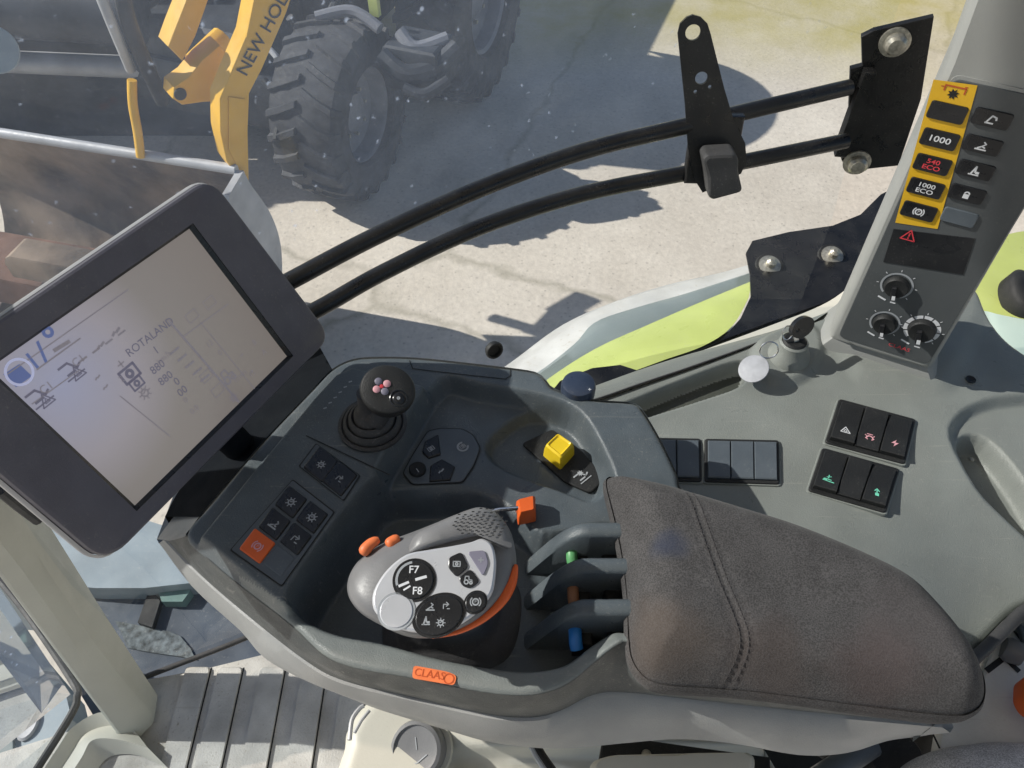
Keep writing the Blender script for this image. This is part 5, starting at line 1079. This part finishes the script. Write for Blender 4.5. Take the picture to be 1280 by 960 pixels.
for cc, R_ in ((PZ(588, 118, GZ) + V((-.02, .12, .60)), .72),):
    aa = AX.cross(Z).normalized()
    rows = [[cc + AX * s_ + (aa * math.cos(t_) + Z * math.sin(t_)) * R_ for t_ in [.15 * math.pi + i * .7 * math.pi / 16 for i in range(17)]] for s_ in (-.25, .26)]
    rows.append([p + (cc + AX * .26 - p) * .08 for p in rows[1]]); fen.loft(rows, loader_dark, closed=False, capend=False)
fen.build('fender', ldr, smooth=60)
# boom arms in a plane along the machine
bo0 = PL(290, 150, PZ(300, 300, GZ), V((0, 1, 0))); fbm = Fr(CAM + ray(290, 130) * .0031, V((.80, .60, 0)), V((0, 0, 1)))
def plate(fr, px, th, m_, h0=0, mb=None):
    k = mb or MB(); P = [fr.at(*p, h0) for p in px]; P = P if (P[1] - P[0]).cross(P[2] - P[1]).dot(fr.n) > 0 else P[::-1]
    k.slab(P, fr.n, th, m_, .006); return k
bm_ = plate(fbm, [(318, -40), (368, -40), (352, 10), (322, 80), (306, 112), (304, 160), (306, 232), (290, 214), (278, 196), (270, 160), (269, 118), (284, 82), (302, 40)], .09, loader_yellow, -.05)
bm_.slab([fbm.at(x, y, .041) for x, y in ((280, 115), (300, 118), (300, 200), (290, 200), (280, 180))][::-1], fbm.n, .004, loader_yellow)
ft_ = fbm.moved(fbm.at(318, 46, .042)); dirn = (fbm.px(345, -12)[0] - fbm.px(290, 90)[0], fbm.px(345, -12)[1] - fbm.px(290, 90)[1]); ang_ = math.atan2(dirn[1], dirn[0])
bm_.text(ft_, 'NEW HOLLAND', (.045 * math.cos(ang_) * 2.6, .045 * math.sin(ang_) * 2.6), .070, black_matt, .002, sx=1.0, ang=ang_, bold=.012)
bm_.build('boom_arm', ldr, smooth=30)
fb2 = fbm.moved(fbm.o + V((-.1, .25, 0)))
b2_ = plate(fb2, [(236, -30), (262, -30), (238, 40), (222, 70), (204, 52), (212, 30)], .10, loader_yellow, -.05); plate(fb2, [(205, 96), (222, 84), (240, 62), (262, 44), (275, 60), (282, 98), (276, 112), (240, 115), (216, 118), (204, 110)], .10, loader_yellow, 0, b2_)
c_ = fb2.at(213, 104, .101); b2_.lathe(c_, fb2.n, [(.025, 0), (.024, .004), (.01, .003)], black_matt, 16); b2_.tube([fb2.at(250, 88, -.05), fb2.at(292, 60, -.1)], .05, loader_yellow, 12); b2_.build('boom_link', ldr, smooth=30)
hz = MB(); hz.tube(spline([fb2.at(165, 100, 0), fb2.at(166, 130, 0), fb2.at(172, 165, 0), fb2.at(176, 196, 0)], 5), .018, loader_yellow, 10); hz.tube(spline([fb2.at(120, -20, 0), fb2.at(140, 30, 0), fb2.at(175, 100, -.1)], 5), .02, steel_pale, 10); hz.tube(spline([fb2.at(150, -20, 0), fb2.at(165, 40, 0), fb2.at(215, 140, -.1)], 5), .03, black_matt, 10); hz.build('hose', ldr, smooth=60)
# bucket: curved shell with side cheek
b_l = PZ(-90, 152, -.62); b_r = PZ(296, 212, -.62); wdir = (b_r - b_l).normalized(); bdir = V((wdir.y, -wdir.x, 0))      # towards the viewer
if bdir.y > 0: bdir = -bdir
prof = [(0.0, 0), (-.02, -.08), (-.10, -.30), (-.10, -.50), (.02, -.70), (.25, -.82), (.75, -.86)]
pr = spline([V((a, b2, 0)) for a, b2 in prof], 6)
bk = MB(); ringl = [[b_l.lerp(b_r, s_) + bdir * p.x + Z * p.y for p in pr] for s_ in (0, .25, .5, .75, 1)]; bk.loft(ringl, steel_dirty, closed=False, capend=False)
bk.tube([b_l, b_r], .022, steel_pale, 10)
ck_ = [b_r + bdir * p.x + Z * p.y for p in pr] + [b_r + bdir * .72 + Z * -.80, b_r + bdir * .30 - Z * .30, b_r + bdir * .14 - Z * .02]
bk.slab(ck_, wdir, .03, steel_pale)
rst = mat('rust', (.14, .075, .05), .8, var=.4, vscale=8)
bk.box(b_l.lerp(b_r, .40) + bdir * .2 - Z * .62, (1.3, .3, .16), rst, (wdir, bdir, Z), .02); bk.box(b_l.lerp(b_r, .5) + bdir * .3 - Z * .42, (.6, .14, .12), steel_dirty, (wdir, bdir, Z), .04)
bk.build('bucket', ldr, smooth=45)
# dim implement parked behind the bucket, mirror disc at far left
imp = thing('parked_implement', 'dark steel implement with rollers parked behind the bucket at far left', 'implement', (-3, 4.5, GZ))
im = MB(); base = V((-3.2, 4.6, -.6))
im.box(base + V((.1, .05, -.35)), (2.6, .6, 1.1), loader_dark, ch=.05); im.box(base + V((-.2, .7, -.1)), (2.6, .5, 1.3), loader_dark, ch=.06); im.box(base + V((.0, 1.4, .0)), (3.0, .4, 1.5), loader_dark, ch=.06)
im.tube([base + V((-1, -.45, .1)), base + V((1.3, -.55, .0))], .16, loader_dark, 20); im.tube([base + V((.2, -.52, .06)), base + V((.6, -.54, .05))], .165, mud_grey, 20)
im.tube([base + V((-1, -.35, -.3)), base + V((1.3, -.45, -.35))], .06, steel_pale, 14); im.tube([base + V((-.6, -.5, .9)), base + V((.3, -.5, .2))], .07, mud_grey, 14); im.build('frame', imp, smooth=40)
md = thing('round_mirror', 'pale blue round mirror disc at the top left edge', 'mirror', PZ(0, 62, -.2)); m_ = MB(); c = CAM + ray(-8, 62) * .0028; m_.lathe(c, (CAM - c).normalized(), [(.075, -.02), (.08, 0), (.076, .004)], tank_m, 36); m_.build('disc', md)

# ================================================================== LIGHT
sun_to = V((-.80, .14, .61)).normalized()
sd_ = bpy.data.lights.new('sun', 'SUN'); sd_.energy = 5.0; sd_.angle = math.radians(.55); sd_.color = (1, .95, .87)
so_ = bpy.data.objects.new('sun', sd_); COL.objects.link(so_); so_.rotation_euler = (-sun_to).to_track_quat('-Z', 'Y').to_euler(); so_.location = (0, 0, 5)
wd = bpy.data.worlds.new('World'); SC.world = wd; wd.use_nodes = True; nt = wd.node_tree; bg = nt.nodes['Background']; sk = nt.nodes.new('ShaderNodeTexSky'); sk.sky_type = 'NISHITA'; sk.sun_disc = False
sk.sun_elevation = math.asin(sun_to.z); sk.sun_rotation = math.atan2(sun_to.x, sun_to.y); nt.links.new(sk.outputs[0], bg.inputs[0]); bg.inputs[1].default_value = .085
SC.cycles.max_bounces = 8; SC.cycles.transparent_max_bounces = 12
